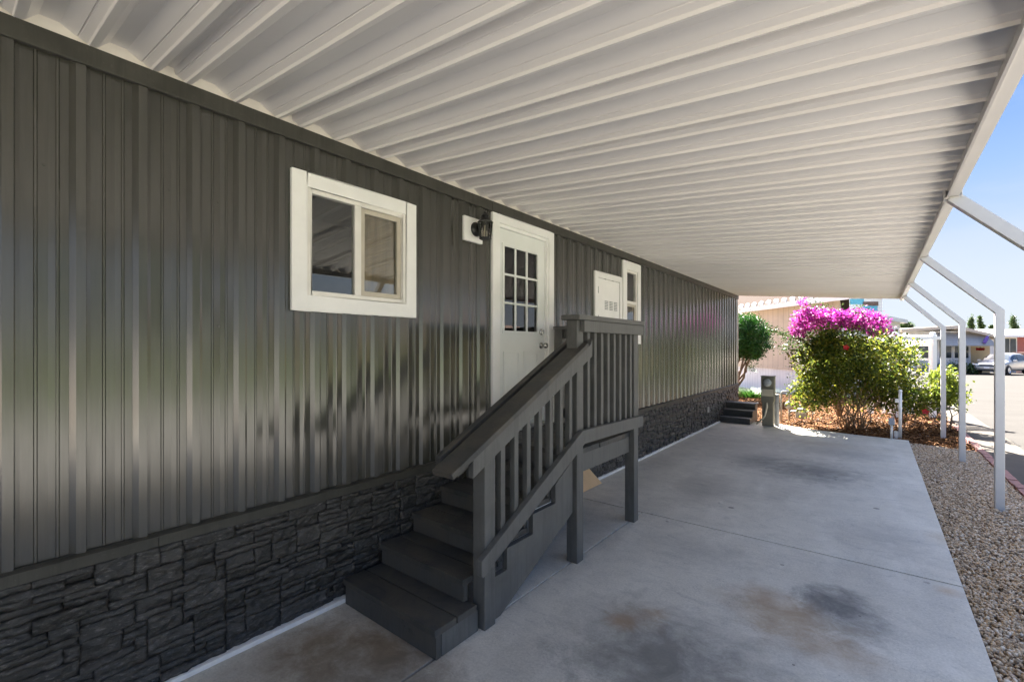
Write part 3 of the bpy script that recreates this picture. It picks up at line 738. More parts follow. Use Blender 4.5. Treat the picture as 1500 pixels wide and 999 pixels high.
gm = thing('gas_meter', 'grey gas meter with regulator and pipe risers in the mulch', 'gas meter', (1.25, 11.5, 0))
mb = MB(); mb.tube([(1.02, 11.2, -.05), (1.02, 11.2, .58), (1.04, 11.2, .62), (1.12, 11.25, .63), (1.16, 11.27, .60), (1.16, 11.27, .40)], .018); mb.tube([(1.16, 11.27, .40), (1.16, 11.27, -.05)], .02); mb.tube([(1.16, 11.27, .20), (1.32, 11.42, .21), (1.55, 11.52, .22), (1.55, 11.52, -.04)], .017); mb.build('pipework', M['grey_metal'], gm, smooth=True)
mb = MB(); mb.lathe([(0, -.03), (.07, -.025), (.085, -.006), (.085, .006), (.07, .025), (.03, .04), (0, .045)], (1.16, 11.24, .33), (.25, -1, .1), 18); mb.build('regulator', M['grey_metal'], gm, smooth=True)
mb = MB(); mb.box(1.26, 1.46, 11.38, 11.53, .05, .21); mb.prism([(1.27, .21), (1.45, .21), (1.42, .27), (1.30, .27)], 1, 11.385, 11.525); mb.build('meter_body', M['grey_metal'], gm, bevel=.02)
mb = MB(); mb.box(1.31, 1.41, 11.368, 11.382, .17, .23); mb.build('dial', M['pvc'], gm, bevel=.004)

wp = thing('standpipe', 'thin white plastic standpipe with side tap at the slab corner', 'pipe', (2.93, 10.42, 0))
mb = MB(); mb.tube([(2.93, 10.42, -.05), (2.93, 10.42, .80)], .024, 10); mb.lathe([(.028, 0), (.028, .025), (.015, .038), (0, .04)], (2.93, 10.42, .79)); mb.build('pipe', M['pvc'], wp, smooth=True)
mb = MB(); mb.box(2.86, 2.91, 10.38, 10.43, .60, .665); mb.build('tap', M['pvc'], wp, bevel=.006)
mb = MB(); mb.box(2.845, 2.905, 10.37, 10.44, -.02, .10); mb.build('valve_box', M['vinyl'], wp, bevel=.008)
pl = thing('path_light', 'short stake with grey box head left of the white standpipe', 'path light', (2.81, 10.19, 0))
mb = MB(); mb.tube([(2.81, 10.19, -.02), (2.81, 10.19, .26)], .019, 10); mb.build('stake', M['vinyl'], pl, smooth=True)
mb = MB(); mb.box(2.768, 2.852, 10.15, 10.23, .235, .345); mb.build('head', plain('blue_grey_plastic', (.33, .38, .45), .5, .08), pl, bevel=.008)

# ------------------------------------------------------------------ plants
def leaves(C, size, up=.25, wid=.5, droop=0, nrm=None):
    """C (n,3) centres -> folded leaf quads (two triangles along the midrib)"""
    n = len(C); d = RNG.normal(size=(n, 3)); d[:, 2] += up - droop
    d /= np.linalg.norm(d, axis=1)[:, None]
    t = RNG.normal(size=(n, 3))
    if nrm is not None: t = t * .7 + nrm
    s_ = np.cross(d, t); s_ /= np.linalg.norm(s_, axis=1)[:, None] + 1e-9; u_ = np.cross(s_, d)
    L = size[:, None]; W = L * wid
    a = C - d * L * .5; b = C + d * L * .5; m1 = C + s_ * W * .5 + u_ * L * .10; m2 = C - s_ * W * .5 + u_ * L * .10
    V = np.stack([a, m1, b, m2], 1).reshape(-1, 3)
    i = np.arange(n) * 4
    F = np.concatenate([np.stack([i, i + 1, i + 2], -1), np.stack([i, i + 2, i + 3], -1)])
    return V, F
def clumps(blobs, nclump, per, rc, shell=.55):
    """blobs: (centre, radii, weight); leaf points gathered in clumps near the outer shell"""
    w = np.array([b[2] for b in blobs], float); w /= w.sum(); C = []
    for _ in range(nclump):
        c, r, _w = blobs[RNG.choice(len(blobs), p=w)]
        d = RNG.normal(size=3); d /= np.linalg.norm(d)
        q = (shell + (1 - shell) * RNG.random() ** .7) * RNG.uniform(.86, 1.07)
        C.append(np.array(c) + d * np.array(r) * q)
    C = np.array(C); k = RNG.poisson(per, len(C)) + 1
    idx = np.repeat(np.arange(len(C)), k)
    return C[idx] + RNG.normal(size=(len(idx), 3)) * rc * RNG.uniform(.6, 1.2, (len(idx), 1)), C
def stems(base, tops, mat, parent, r0=.018, r1=.005, wig=.06, name='stem'):
    mb = MB()
    for b, t in zip(base, tops):
        b = Vector(b); t = Vector(t); pts = []
        for i in range(7):
            f = i / 6; p = b.lerp(t, f); p.z = b.z + (t.z - b.z) * (f ** .85)
            p += Vector((random.uniform(-1, 1), random.uniform(-1, 1), random.uniform(-.5, .5))) * wig * math.sin(f * math.pi); pts.append(p)
        mb.tube(pts, [r0 + (r1 - r0) * i / 6 for i in range(7)], 6)
    return mb.build(name, mat, parent, smooth=True)
def flower(c, r, petals, mat, parent, facing=(0, -1, .3), name='flower'):
    mb = MB(); c = Vector(c); f = Vector(facing).normalized(); u = f.orthogonal().normalized(); w = f.cross(u)
    for k in range(petals):
        a = 2 * math.pi * k / petals; d = u * math.cos(a) + w * math.sin(a); s_ = f.cross(d)
        mb.add([c, c + d * r * .55 + s_ * r * .38 + f * r * .18, c + d * r + f * r * .30, c + d * r * .55 - s_ * r * .38 + f * r * .18, c + d * r * .5 + f * r * .08], [(0, 1, 4), (1, 2, 4), (2, 3, 4), (3, 0, 4)])
    return mb.build(name, mat, parent, fix=False)

M['hib_leaf'] = leaf_mat('hibiscus_leaf', [(.028, .052, .012), (.065, .10, .015), (.12, .16, .02), (.19, .215, .025), (.27, .235, .03)], .6, .35)
M['dark_leaf'] = leaf_mat('dark_leaf', [(.02, .045, .015), (.045, .085, .025), (.08, .12, .03)], .35, .4)
M['tree_leaf'] = leaf_mat('bright_green_leaf', [(.010, .045, .006), (.02, .085, .010), (.035, .13, .012)], .25, .45)
M['lime_leaf'] = leaf_mat('lime_leaf', [(.08, .12, .02), (.17, .22, .03), (.30, .33, .04)], .5, .4)
M['bract'] = leaf_mat('bougainvillea_bract', [(.20, .010, .17), (.32, .022, .25), (.42, .05, .32), (.38, .04, .23), (.56, .22, .42)], .5, .5)
M['rose_leaf'] = leaf_mat('rose_leaf', [(.03, .06, .02), (.07, .11, .03), (.12, .16, .05)], .4, .4)
M['white_petal'] = leaf_mat('white_petal', [(.75, .66, .66), (.82, .78, .76)], .35, .5)
M['red_petal'] = leaf_mat('red_petal', [(.32, .006, .005), (.45, .012, .01)], .25, .45)
M['grass'] = leaf_mat('strap_leaf', [(.015, .05, .008), (.03, .09, .012), (.05, .13, .02)], .3, .4)

# big red hibiscus bush
hb = thing('hibiscus_bush', 'large many stemmed hibiscus bush with yellow green leaves at the end of the slab', 'bush', (2.28, 11.2, -.03))
hc = np.array([2.26, 11.15])
rx = np.array([math.cos(YAW), math.sin(YAW)])
def hp(lat, dep, z): return (hc[0] + rx[0] * lat - rx[1] * dep, hc[1] + rx[1] * lat + rx[0] * dep, z)
blobs = [(hp(-.45, 0, 1.30), (.72, .72, .58), 3), (hp(.35, 0, 1.32), (.75, .70, .60), 3), (hp(-.75, 0, .85), (.42, .5, .45), 1.3), (hp(.75, 0, .85), (.42, .5, .5), 1.4), (hp(-.1, 0, .95), (.8, .6, .42), 1.6), (hp(-.62, -.05, 1.62), (.3, .4, .33), .7), (hp(.95, -.05, .45), (.28, .32, .42), .6), (hp(-.7, .1, .55), (.38, .4, .28), .8), (hp(.45, .25, .55), (.45, .4, .3), .7)]
Cc, Ck = clumps(blobs, 620, 36, .09, .35)
Cc = Cc[Cc[:, 2] > .12 + RNG.random(len(Cc)) * .30]
V, F = leaves(Cc, RNG.uniform(.035, .075, len(Cc)), .15, .62)
np_mesh('foliage', V, F, M['hib_leaf'], hb)
tops = [Ck[i] for i in RNG.choice(len(Ck), 22, replace=False)]
for bx_, t_ in zip([(hc[0] + random.uniform(-.22, .16), hc[1] + random.uniform(-.2, .15), -.05) for _ in tops], tops): stems([bx_], [t_], M['pale_bark'], hb, random.uniform(.008, .014), .004, .10)
flower(hp(-.68, -.72, 1.56), .06, 5, M['red_petal'], hb, (.4, -.9, .2))
flower(hp(1.02, -.42, .36), .065, 5, M['red_petal'], hb, (.3, -.9, .4))

# bougainvillea behind it
bg = thing('bougainvillea', 'bright magenta bougainvillea in full bloom rising behind the hibiscus bush', 'bougainvillea', (1.97, 13.0, -.05))
bc = np.array([1.95, 12.95])
def bp(lat, dep, z): return (bc[0] + rx[0] * lat - rx[1] * dep, bc[1] + rx[1] * lat + rx[0] * dep, z)
bl = [(bp(-.72, 0, 2.24), (.28, .4, .22), 1.1), (bp(-.35, 0, 2.24), (.40, .5, .24), 2), (bp(.10, 0, 2.20), (.40, .5, .20), 1.7), (bp(.55, 0, 2.22), (.38, .5, .22), 2), (bp(.88, 0, 2.06), (.22, .3, .24), .9), (bp(-.85, 0, 2.52), (.12, .2, .14), .35), (bp(-.9, 0, 1.95), (.18, .3, .16), .4)]
Cc, Ck = clumps(bl, 210, 30, .055, .55)
V, F = leaves(Cc, RNG.uniform(.04, .07, len(Cc)), .1, .9); np_mesh('blossom', V, F, M['bract'], bg)
gl = [(bp(-.3, .15, 1.6), (.95, .6, .6), 3), (bp(.4, .15, 1.6), (.85, .6, .6), 3), (bp(-.2, .1, 2.4), (.5, .35, .20), 1.0), (bp(.25, .1, 2.35), (.4, .3, .15), .5)]
Cg, Ckg = clumps(gl, 190, 26, .09, .5)
# the long runner reaching left over the path
run = []
for f in np.linspace(0, 1, 30):
    p = np.array(bp(-.95 - .75 * f, -.1, 1.75 + .22 * f - .03 * math.sin(f * 6))); run.append(p)
run = np.array(run); rl = np.repeat(run, 9, 0) + RNG.normal(size=(270, 3)) * .045
V, F = leaves(np.concatenate([Cg, rl]), RNG.uniform(.035, .065, len(Cg) + 270), .1, .6); np_mesh('foliage', V, F, M['dark_leaf'], bg)
tp = [Ckg[i] for i in RNG.choice(len(Ckg), 10, replace=False)]
mbs = stems([(bc[0], bc[1], -.05)] * 10, tp, M['bark'], bg, .022, .006, .12)
mb = MB(); mb.tube([bp(-.5, 0, 1.5)] + [tuple(p) for p in run[::4]], .008, 6); mb.build('runner', M['bark'], bg)

# clipped round tree by the beige house
tr = thing('round_tree', 'clipped dark green tree on bare leaning stems by the corner of the home', 'tree', (-.75, 15.9, -.05))
tc = np.array([-.62, 15.95])
def tp_(lat, dep, z): return (tc[0] + rx[0] * lat - rx[1] * dep, tc[1] + rx[1] * lat + rx[0] * dep, z)
bl = [(tp_(-.15, 0, 1.95), (.72, .72, .66), 3), (tp_(.15, 0, 1.85), (.62, .65, .62), 2.5), (tp_(-.05, 0, 2.3), (.55, .55, .32), 1.2), (tp_(.05, 0, 1.45), (.52, .5, .25), 1)]
Cc, Ck = clumps(bl, 520, 44, .075, .45); V, F = leaves(Cc, RNG.uniform(.045, .075, len(Cc)), .5, .5); np_mesh('crown', V, F, M['tree_leaf'], tr)
bs = [tp_(-.55, 0, -.05)] * 3 + [tp_(-.35, .1, -.05)] * 4
stems(bs, [tp_(-.35, 0, 1.6), tp_(.05, 0, 1.6), tp_(.35, .1, 1.6), tp_(-.1, .1, 1.7), tp_(.25, -.1, 1.5), tp_(.45, .05, 1.7), tp_(-.3, 0, 1.8)], M['bark'], tr, .045, .018, .07, 'trunk')
Cx, _ = clumps([(tp_(.2, 0, 1.05), (.18, .18, .28), 1)], 24, 14, .06); V, F = leaves(Cx, RNG.uniform(.03, .05, len(Cx)), .3, .5); np_mesh('foliage', V, F, M['tree_leaf'], tr)

def strap_clump(name, label, c, n, h, spread, mat, group=None):
    t = thing(name, label, 'plant', (c[0], c[1], c[2]), group)
    V = []; F = []
    for _ in range(n):
        a = random.uniform(0, 2 * math.pi); r = spread * math.sqrt(random.random()); hh = h * random.uniform(.6, 1.1)
        p = Vector((c[0] + r * math.cos(a) * .6, c[1] + r * math.sin(a) * .6, c[2])); d = Vector((math.cos(a), math.sin(a), 0)); s_ = Vector((-d.y, d.x, 0)) * .012
        for i in range(5):
            f = i / 4; q = p + d * (r * .8 * f * f + .08 * f * f) + Vector((0, 0, hh * (f * 1.35 - .5 * f * f))); w_ = (1 - f * .85)
            V += [q - s_ * w_, q + s_ * w_]
        b = len(V) - 10
        for i in range(4): F.append((b + 2 * i, b + 2 * i + 1, b + 2 * i + 3, b + 2 * i + 2))
    np_mesh('leaves', np.array([tuple(v) for v in V]), np.array(F), mat, t); return t
strap_clump('agapanthus', 'low clump of bright green strap leaves below the round tree', (-.55, 16.3, -.06), 420, .36, .75, M['grass'])

# lime shrub by the last post
sh = thing('lime_shrub', 'small yellow green shrub growing behind the last carport post', 'shrub', (3.62, 11.9, -.04))
sc_ = (3.66, 11.95)
bl = [((sc_[0] - .05, sc_[1], .78), (.32, .40, .33), 2), ((sc_[0] + .08, sc_[1] + .1, .62), (.30, .4, .30), 1.5), ((sc_[0] - .28, sc_[1] - .1, .55), (.26, .3, .25), 1.2), ((sc_[0], sc_[1], 1.0), (.20, .22, .14), .6)]
Cc, Ck = clumps(bl, 130, 28, .065, .4); V, F = leaves(Cc, RNG.uniform(.035, .07, len(Cc)), .2, .6); np_mesh('foliage', V, F, M['lime_leaf'], sh)
stems([(sc_[0] + random.uniform(-.06, .06), sc_[1] + random.uniform(-.06, .06), -.05) for _ in range(8)], [Ck[i] for i in RNG.choice(len(Ck), 8, replace=False)], M['bark'], sh, .012, .004, .05)

# white roses on the arbor
rs = thing('white_rose_bush', 'loose rose bush with small white flowers between the hibiscus and the arbor', 'rose bush', (3.0, 12.7, -.05))
bl = [((2.98, 12.75, 1.05), (.42, .45, .65), 3), ((2.75, 12.7, 1.55), (.30, .35, .32), 1.2), ((3.1, 12.9, 1.35), (.30, .3, .40), 1.2), ((3.15, 12.5, .5), (.35, .35, .35), 1)]
Cc, Ck = clumps(bl, 130, 16, .09, .3); V, F = leaves(Cc, RNG.uniform(.03, .055, len(Cc)), .2, .6); np_mesh('foliage', V, F, M['rose_leaf'], rs)
stems([(3.0 + random.uniform(-.1, .1), 12.7 + random.uniform(-.1, .1), -.05) for _ in range(9)], [Ck[i] for i in RNG.choice(len(Ck), 9, replace=False)], M['bark'], rs, .012, .004, .08)
Cf, _ = clumps(bl, 85, 7, .025, .75); V, F = leaves(Cf, RNG.uniform(.035, .06, len(Cf)), .1, .9); np_mesh('blossom', V, F, M['white_petal'], rs)

# ------------------------------------------------------------------ arbor
ar = thing('garden_arbor', 'white wooden garden arbor with flat slatted top beyond the bushes', 'arbor', (3.3, 14.0, -.03))
u_ = Vector((.7822, .6230, 0)); v_ = Vector((-.6230, .7822, 0)); a0 = Vector((3.62, 14.1, -.05))
for du, dv in ((0, 0), (-.08, .62), (-.86, 0), (-.94, .62)):
    p = a0 + u_ * du + v_ * dv; mb = MB(); mb.obox(p + Vector((0, 0, .95)), u_ * .05, v_ * .05, Vector((0, 0, .95))); mb.lathe([(.05, 0), (.062, .02), (.05, .05), (0, .075)], p + Vector((0, 0, 1.9)), (0, 0, 1), 12); mb.build('post', M['white'], ar)
for k in range(6):
    p = a0 + v_ * (-.06 + k * .15); mb = MB(); z = 1.83 + .05 * math.sin(k / 5 * math.pi); mb.obox(p + u_ * (-.43 - .02 * k) + Vector((0, 0, z)), u_ * .55, v_ * .022, Vector((0, 0, .035))); mb.build('slat', M['white'], ar)
for side in (0, -.86):
    for k in range(5):
        z = .35 + k * .33; p = a0 + u_ * (side - .04) + v_ * .31 + Vector((0, 0, z)); mb = MB(); mb.obox(p, u_ * .018, v_ * .30, Vector((0, 0, .022))); mb.build('rung', M['white'], ar)
for side in (-.04, -.90):
    p = a0 + u_ * side + v_ * .31 + Vector((0, 0, 1.74)); mb = MB(); mb.obox(p, u_ * .03, v_ * .40, Vector((0, 0, .05))); mb.build('side_beam', M['white'], ar)
# low picket fence panel beside it
pf = thing('picket_fence', 'short white picket fence panel left of the white arbor', 'fence', (3.0, 14.2, -.03))
f0 = Vector((3.30, 14.6, -.05))
for k in range(6):
    p = f0 - u_ * (.14 * k); mb = MB(); mb.obox(p + Vector((0, 0, .55 + .02 * (k % 2))), u_ * .035, v_ * .010, Vector((0, 0, .55))); mb.build('picket', M['white'], pf)
for z in (.3, .9):
    mb = MB(); mb.obox(f0 - u_ * .35 + v_ * .03 + Vector((0, 0, z)), u_ * .45, v_ * .016, Vector((0, 0, .035))); mb.build('rail', M['white'], pf)
#PART2
# ------------------------------------------------------------------ neighbours
U = Vector((math.cos(YAW), math.sin(YAW), 0)); W = Vector((-math.sin(YAW), math.cos(YAW), 0))
def at(u, dep, z=0.):
    p = Vector((CAMX, 0, 0)) + U * ((u - 750) / 666.7 * dep) + W * dep; return Vector((p.x, p.y, z))
def xbox(mb, o, ax, ay, x0, x1, y0, y1, z0, z1):
    c = o + ax * (x0 + x1) / 2 + ay * (y0 + y1) / 2; c = Vector((c.x, c.y, (z0 + z1) / 2))
    return mb.obox(c, ax * (x1 - x0) / 2, ay * (y1 - y0) / 2, Vector((0, 0, (z1 - z0) / 2)))
def xquadprism(mb, o, ax, ay, prof, x0, x1):
    """prof: (y,z) outline swept along ax"""
    n = len(prof); vs = [(o + ax * x + ay * p[0]) for x in (x0, x1) for p in prof]
    vs = [(v.x, v.y, prof[i % n][1]) for i, v in enumerate(vs)]
    return mb.add(vs, [tuple(range(n)), tuple(range(2 * n - 1, n - 1, -1))] + [(i, n + i, n + (i + 1) % n, (i + 1) % n) for i in range(n)])

def m_groove(name, c, period, axis, rough=.6):
    t = NT(name); g = t.n('ShaderNodeNewGeometry'); d = t.n('ShaderNodeVectorMath', operation='DOT_PRODUCT'); t.l(g.outputs['Position'], d.inputs[0]); d.inputs[1].default_value = axis
    fr = t.math('FRACT', t.math('DIVIDE', d.outputs['Value'], period)); gr = t.math('GREATER_THAN', fr, .9)
    a = t.noise(2, 4, .6, t.coord()); col = t.ramp(a, [(.3, tuple(x * .92 for x in c)), (.7, tuple(min(1, x * 1.06) for x in c))])
    t.set(Base_Color=t.mix(gr, col, tuple(x * .72 for x in c)), Roughness=rough); t.bump(gr, .5, -.01); return t.m
A1 = Vector((-.711, .703, 0)); B1 = Vector((-.034, .9994, 0))
M['beige_siding'] = m_groove('beige_grooved_siding', (.54, .45, .36), .28, A1)
M['white_skirt'] = m_groove('white_ribbed_skirting', (.74, .74, .76), .16, A1)
M['house_white'] = m_groove('white_lap_siding', (.68, .68, .68), .14, Vector((0, 0, 1)))
M['tan_wall'] = plain('tan_stucco', (.50, .37, .20), .8, .08, 3)
M['red_wall'] = plain('barn_red_siding', (.36, .09, .08), .6, .1, 4)
M['teal'] = plain('teal_paint', (.09, .34, .46), .6, .06, 4)
M['shingle'] = plain('brown_shingle', (.14, .10, .085), .95, .25, 9, spec=.05)
M['tile_roof'] = plain('pale_pink_roof_coating', (.050, .037, .031), .95, .08, 5, spec=.03)
M['white_roof'] = plain('white_metal_roof', (.82, .82, .82), .4, .04, 3)
M['grey_awning'] = m_groove('grey_awning_metal', (.30, .29, .28), .2, Vector((0, 0, 1)), .5)
M['far_glass'] = plain('far_window_glass', (.045, .055, .055), .08, .3, 2)
M['tan_fascia'] = plain('tan_fascia', (.55, .47, .38), .6, .06, 4)

# beige house across the side yard
o1 = Vector((1.72, 17.68, 0)); H1 = thing('beige_house', 'beige grooved sided house with white skirting and pale scalloped roof edge', 'house', (o1.x, o1.y, -.08))
mb = MB(); xbox(mb, o1, A1, B1, 0, 11, .0, 6, .80, 3.13); mb.build('wall', M['beige_siding'], H1)
mb = MB(); xbox(mb, o1, A1, B1, .03, 10.97, .03, 5.97, -.12, .77); mb.build('skirting', M['white_skirt'], H1)
mb = MB(); xbox(mb, o1, A1, B1, -.01, 11.01, -.022, -.001, .772, .86); mb.build('belt_trim', M['beige_siding'], H1)
mb = MB(); xbox(mb, o1, A1, B1, -.35, 11.3, -.46, -.40, 3.02, 3.20); mb.build('fascia', M['white'], H1)
mb = MB(); xquadprism(mb, o1, A1, B1, [(-.40, 3.19), (3.2, 4.75), (6.6, 3.19), (6.6, 3.10), (-.40, 3.10)], -.35, 11.3); mb.build('roof', M['tile_roof'], H1)
mb = MB()
for k in range(28):
    x = -.3 + k * .42; c = o1 + A1 * (x + .2) + B1 * -.40; mb.tube([Vector((c.x, c.y, 3.225)) - B1 * .07, Vector((c.x, c.y, 3.225)) + B1 * .3 + Vector((0, 0, .09))], .085, 8)
mb.build('edge_tiles', M['white_roof'], H1)

# white house with teal gable panels
H2 = thing('white_house', 'white house with teal and brown gable panels and a lean-to porch room', 'house', tuple(at(1285, 23, gz(24) - .06)))
d2 = 22.0; o2 = at(1210, d2); px = d2 / 666.7
def z2(v, dep=d2): return 1.55 + (510 - v) * dep / 666.7
mb = MB(); xbox(mb, o2, U, W, 0, 82 * px, 0, 5, -.25, z2(436)); mb.build('wall', M['house_white'], H2)
mb = MB(); xquadprism(mb, o2 + W * -.1, U, W, [(0, z2(436)), (2.6, z2(418)), (5.3, z2(436)), (5.3, z2(436) + .1), (2.6, z2(418) + .1), (0, z2(436) + .1)], -.1, 84 * px); mb.build('roof', M['shingle'], H2)
mb = MB(); xbox(mb, o2, U, W, 35 * px, 55 * px, -.03, -.002, z2(446), z2(438)); mb.build('gable_panel', M['teal'], H2)
mb = MB(); xbox(mb, o2, U, W, 53 * px, 75 * px, -.035, -.002, z2(455.5), z2(448.3)); mb.build('gable_panel', M['teal'], H2)
mb = MB(); xbox(mb, o2, U, W, 53 * px, 76 * px, -.03, -.002, z2(448), z2(442)); mb.build('shingle_panel', M['shingle'], H2)
mb = MB(); xbox(mb, o2, U, W, 22 * px, 36 * px, -.03, -.002, z2(462), z2(452)); mb.build('gable_panel', M['teal'], H2)
o2b = at(1288, 20.6); q = 20.6 / 666.7
mb = MB(); xbox(mb, o2b, U, W, -2.0, 30 * q, 0, 3.5, -.25, z2(472, 20.6)); mb.build('porch_wall', M['house_white'], H2)
mb = MB()
e = [(-2.2, z2(448, 20.6)), (35 * q, z2(469, 20.6)), (35 * q, z2(474, 20.6)), (-2.2, z2(456, 20.6))]
vs = []
for y_ in (-.25, 3.7):
    for a, z in e: p = o2b + U * a + W * y_; vs.append((p.x, p.y, z))
mb.add(vs, [(0, 1, 2, 3), (7, 6, 5, 4)] + [(i, 4 + i, 4 + (i + 1) % 4, (i + 1) % 4) for i in range(4)]); mb.build('porch_roof', M['house_white'], H2)
for k in range(3):
    a = (5 + k * 8.2) * q; mb = MB()
    x0, x1, z0_, z1_ = a, a + 6.6 * q, z2(506, 20.6), z2(482, 20.6)
    for xa, xb, za, zb in ((x0, x0 + .035, z0_, z1_), (x1 - .035, x1, z0_, z1_), (x0, x1, z1_, z1_ + .05), (x0, x1, z0_ - .05, z0_)): xbox(mb, o2b, U, W, xa, xb, -.03, -.002, za, zb)
    w = mb.build('window', M['white'], H2); mb = MB(); xbox(mb, o2b, U, W, x0 + .035, x1 - .035, -.02, -.003, z0_, z1_); mb.build('pane', M['far_glass'], w)

# house with a grey awning
d3 = 38.5; p3 = d3 / 666.7; o3 = at(1318, d3); g3 = gz(51) - .07
def z3(v): return 1.55 + (510 - v) * p3
H3 = thing('awning_house', 'low house with tan fascia and long grey metal window awning across the street', 'house', tuple(at(1372, d3, g3)))
mb = MB(); xbox(mb, o3, U, W, 0, 104 * p3, 0, 7, g3 - .1, z3(485)); mb.build('wall', M['house_white'], H3)
mb = MB(); xbox(mb, o3, U, W, 104.2 * p3, 143 * p3, .6, 7.5, g3 - .1, z3(490)); mb.build('side_wall', M['tan_wall'], H3)
mb = MB()
e = [(-6 * p3, z3(482)), (75 * p3, z3(477.5)), (142 * p3, z3(493)), (142 * p3, z3(497)), (75 * p3, z3(482)), (-6 * p3, z3(486.5))]
vs = []
for y_ in (-.6, 7.6):
    for a, z in e: p = o3 + U * a + W * y_; vs.append((p.x, p.y, z))
mb.add(vs, [(0, 1, 2, 3, 4, 5), (11, 10, 9, 8, 7, 6)] + [(i, 6 + i, 6 + (i + 1) % 6, (i + 1) % 6) for i in range(6)]); mb.build('roof', M['tan_fascia'], H3)
mb = MB(); xquadprism(mb, o3, U, W, [(0, z3(487)), (-1.0, z3(506)), (-1.0, z3(507)), (0, z3(488.2))], 50 * p3, 124 * p3); mb.build('awning', M['grey_awning'], H3)
for a, b in ((8, 42), (57, 76), (79, 90), (92, 101)):
    mb = MB(); xbox(mb, o3, U, W, a * p3, b * p3, -.03, -.002, z3(526), z3(498)); w = mb.build('window', M['white'], H3)
    mb = MB(); xbox(mb, o3, U, W, (a + .8) * p3, (b - .8) * p3, -.04, -.031, z3(524.5), z3(499.5)); mb.build('pane', M['far_glass'], w)

# red and white house further off
d4 = 42.0; p4 = d4 / 666.7; o4 = at(1448, d4); g4 = gz(56) - .07
def z4(v): return 1.55 + (510 - v) * p4
H4 = thing('red_house', 'white and barn red house with a bright white roof behind the parked car', 'house', tuple(at(1480, d4, g4)))
mb = MB(); xbox(mb, o4, U, W, 0, 42 * p4, 0, 8, g4 - .1, z4(492)); mb.build('wall', M['house_white'], H4)
mb = MB(); xbox(mb, o4, U, W, 42.1 * p4, 120 * p4, .3, 8, g4 - .1, z4(492)); mb.build('side_wall', M['red_wall'], H4)
mb = MB(); xquadprism(mb, o4, U, W, [(-.6, z4(491)), (4, z4(480)), (8.6, z4(491)), (8.6, z4(494)), (-.6, z4(494))], -6 * p4, 124 * p4); mb.build('roof', M['white_roof'], H4)
mb = MB(); xbox(mb, o4, U, W, 20 * p4, 41 * p4, -.03, -.002, z4(518), z4(494.5)); w = mb.build('window', M['cream'], H4)
for a, b in ((21.3, 30.2), (31.2, 39.8)):
    mb = MB(); xbox(mb, o4, U, W, a * p4, b * p4, -.04, -.031, z4(516.5), z4(496)); mb.build('pane', M['far_glass'], w)

# hanging flag and flowers on the awning house
fl = thing('garden_flag', 'small purple windsock flag hung from the corner of the awning house', 'flag', tuple(at(1444, 37.6, g3)))
a, b = at(1441.5, 37.6, z3(503)), at(1447, 37.6, z3(493))
mb = MB(); mb.tube([a, a.lerp(b, .5), b], [.10, .14, .08], 8); mb.build('windsock', plain('purple_cloth', (.13, .08, .34), .8, .2, 8), fl)
mb = MB(); mb.tube([b, at(1450, 37.9, z3(491)), at(1450.5, 38.6, z3(495))], .02, 6); mb.build('pole', M['pvc'], fl)
hbk = thing('flower_basket', 'red flowers hanging under the end of the grey awning', 'flower basket', tuple(at(1435, 37.8, g3)))
Cf = np.array([tuple(at(1430 + 12 * random.random(), 37.8, z3(513 - 3 * random.random()))) for _ in range(120)]); V, F = leaves(Cf, RNG.uniform(.08, .16, 120), 0, .8); np_mesh('blossom', V, F, M['red_petal'], hbk)
mb = MB(); mb.tube([at(1436, 37.8, z3(512)), at(1436, 37.8, z3(507))], .012, 5); mb.build('hanger', M['black_metal'], hbk)

def far_hedge(name, label, blobs, n, per, size, mat, cat='hedge', group=None, rc=.16):
    c = blobs[0][0]; t = thing(name, label, cat, (c[0], c[1], c[2] - blobs[0][1][2]), group)
    C, K = clumps(blobs, n, per, rc, .5); V, F = leaves(C, RNG.uniform(size * .6, size * 1.2, len(C)), .2, .6); np_mesh('foliage', V, F, mat, t)
    stems([(b[0][0], b[0][1], b[0][2] - b[1][2] - .05) for b in blobs], [b[0] for b in blobs], M['bark'], t, .05, .02, .05); return t
bl = [(tuple(at(u, 36.4, g3 + .38)), (1.0, .6, .46), 1) for u in (1372, 1390, 1406, 1421)]
far_hedge('low_hedge', 'low dark blue green hedge along the foot of the awning house', bl, 120, 22, .14, M['dark_leaf'])

# distant trees
def far_tree(u, dep, vtop, wpx, label, kind):
    q = dep / 666.7; b = at(u, dep); g = gz(b.y) - .1; top = 1.55 + (510 - vtop) * q; w_ = wpx * q / 2
    t = thing('conifer' if kind else 'round_tree', label, 'tree', (b.x, b.y, g), 'trees beyond the roofs')
    mb = MB(); mb.tube([(b.x, b.y, g - .2), (b.x, b.y, g + (top - g) * .9)], [.25, .06], 8); mb.build('trunk', M['bark'], t)
    bl = []; n = 14
    if kind:
        for i in range(n):
            f = i / (n - 1); bl.append(((b.x + random.uniform(-.2, .2), b.y, top - (top - g) * .75 * (1 - f) ** 1 if False else g + (top - g) * (.30 + .66 * f)), (w_ * (1.1 - f * .9) * random.uniform(.75, 1.15), w_ * (1.1 - f * .9), (top - g) * .06), 1.6 - f))
    else:
        bl = [((b.x + U.x * w_ * k * .5, b.y + U.y * w_ * k * .5, top - w_ * (.55 + .15 * abs(k))), (w_ * .6, w_ * .6, w_ * .5), 1) for k in (-1, 0, 1)]
    C, K = clumps(bl, 300, 26, w_ * .22, .15); V, F = leaves(C, RNG.uniform(.16, .30, len(C)), -.2, .5); np_mesh('crown', V, F, M['dark_leaf'], t)
far_tree(1421, 78, 463, 13, 'dark ragged conifer left of the cone shaped one, beyond the awning house', 1)
far_tree(1436, 80, 465, 12, 'cone shaped dark conifer right of the ragged one, beyond the awning house', 1)
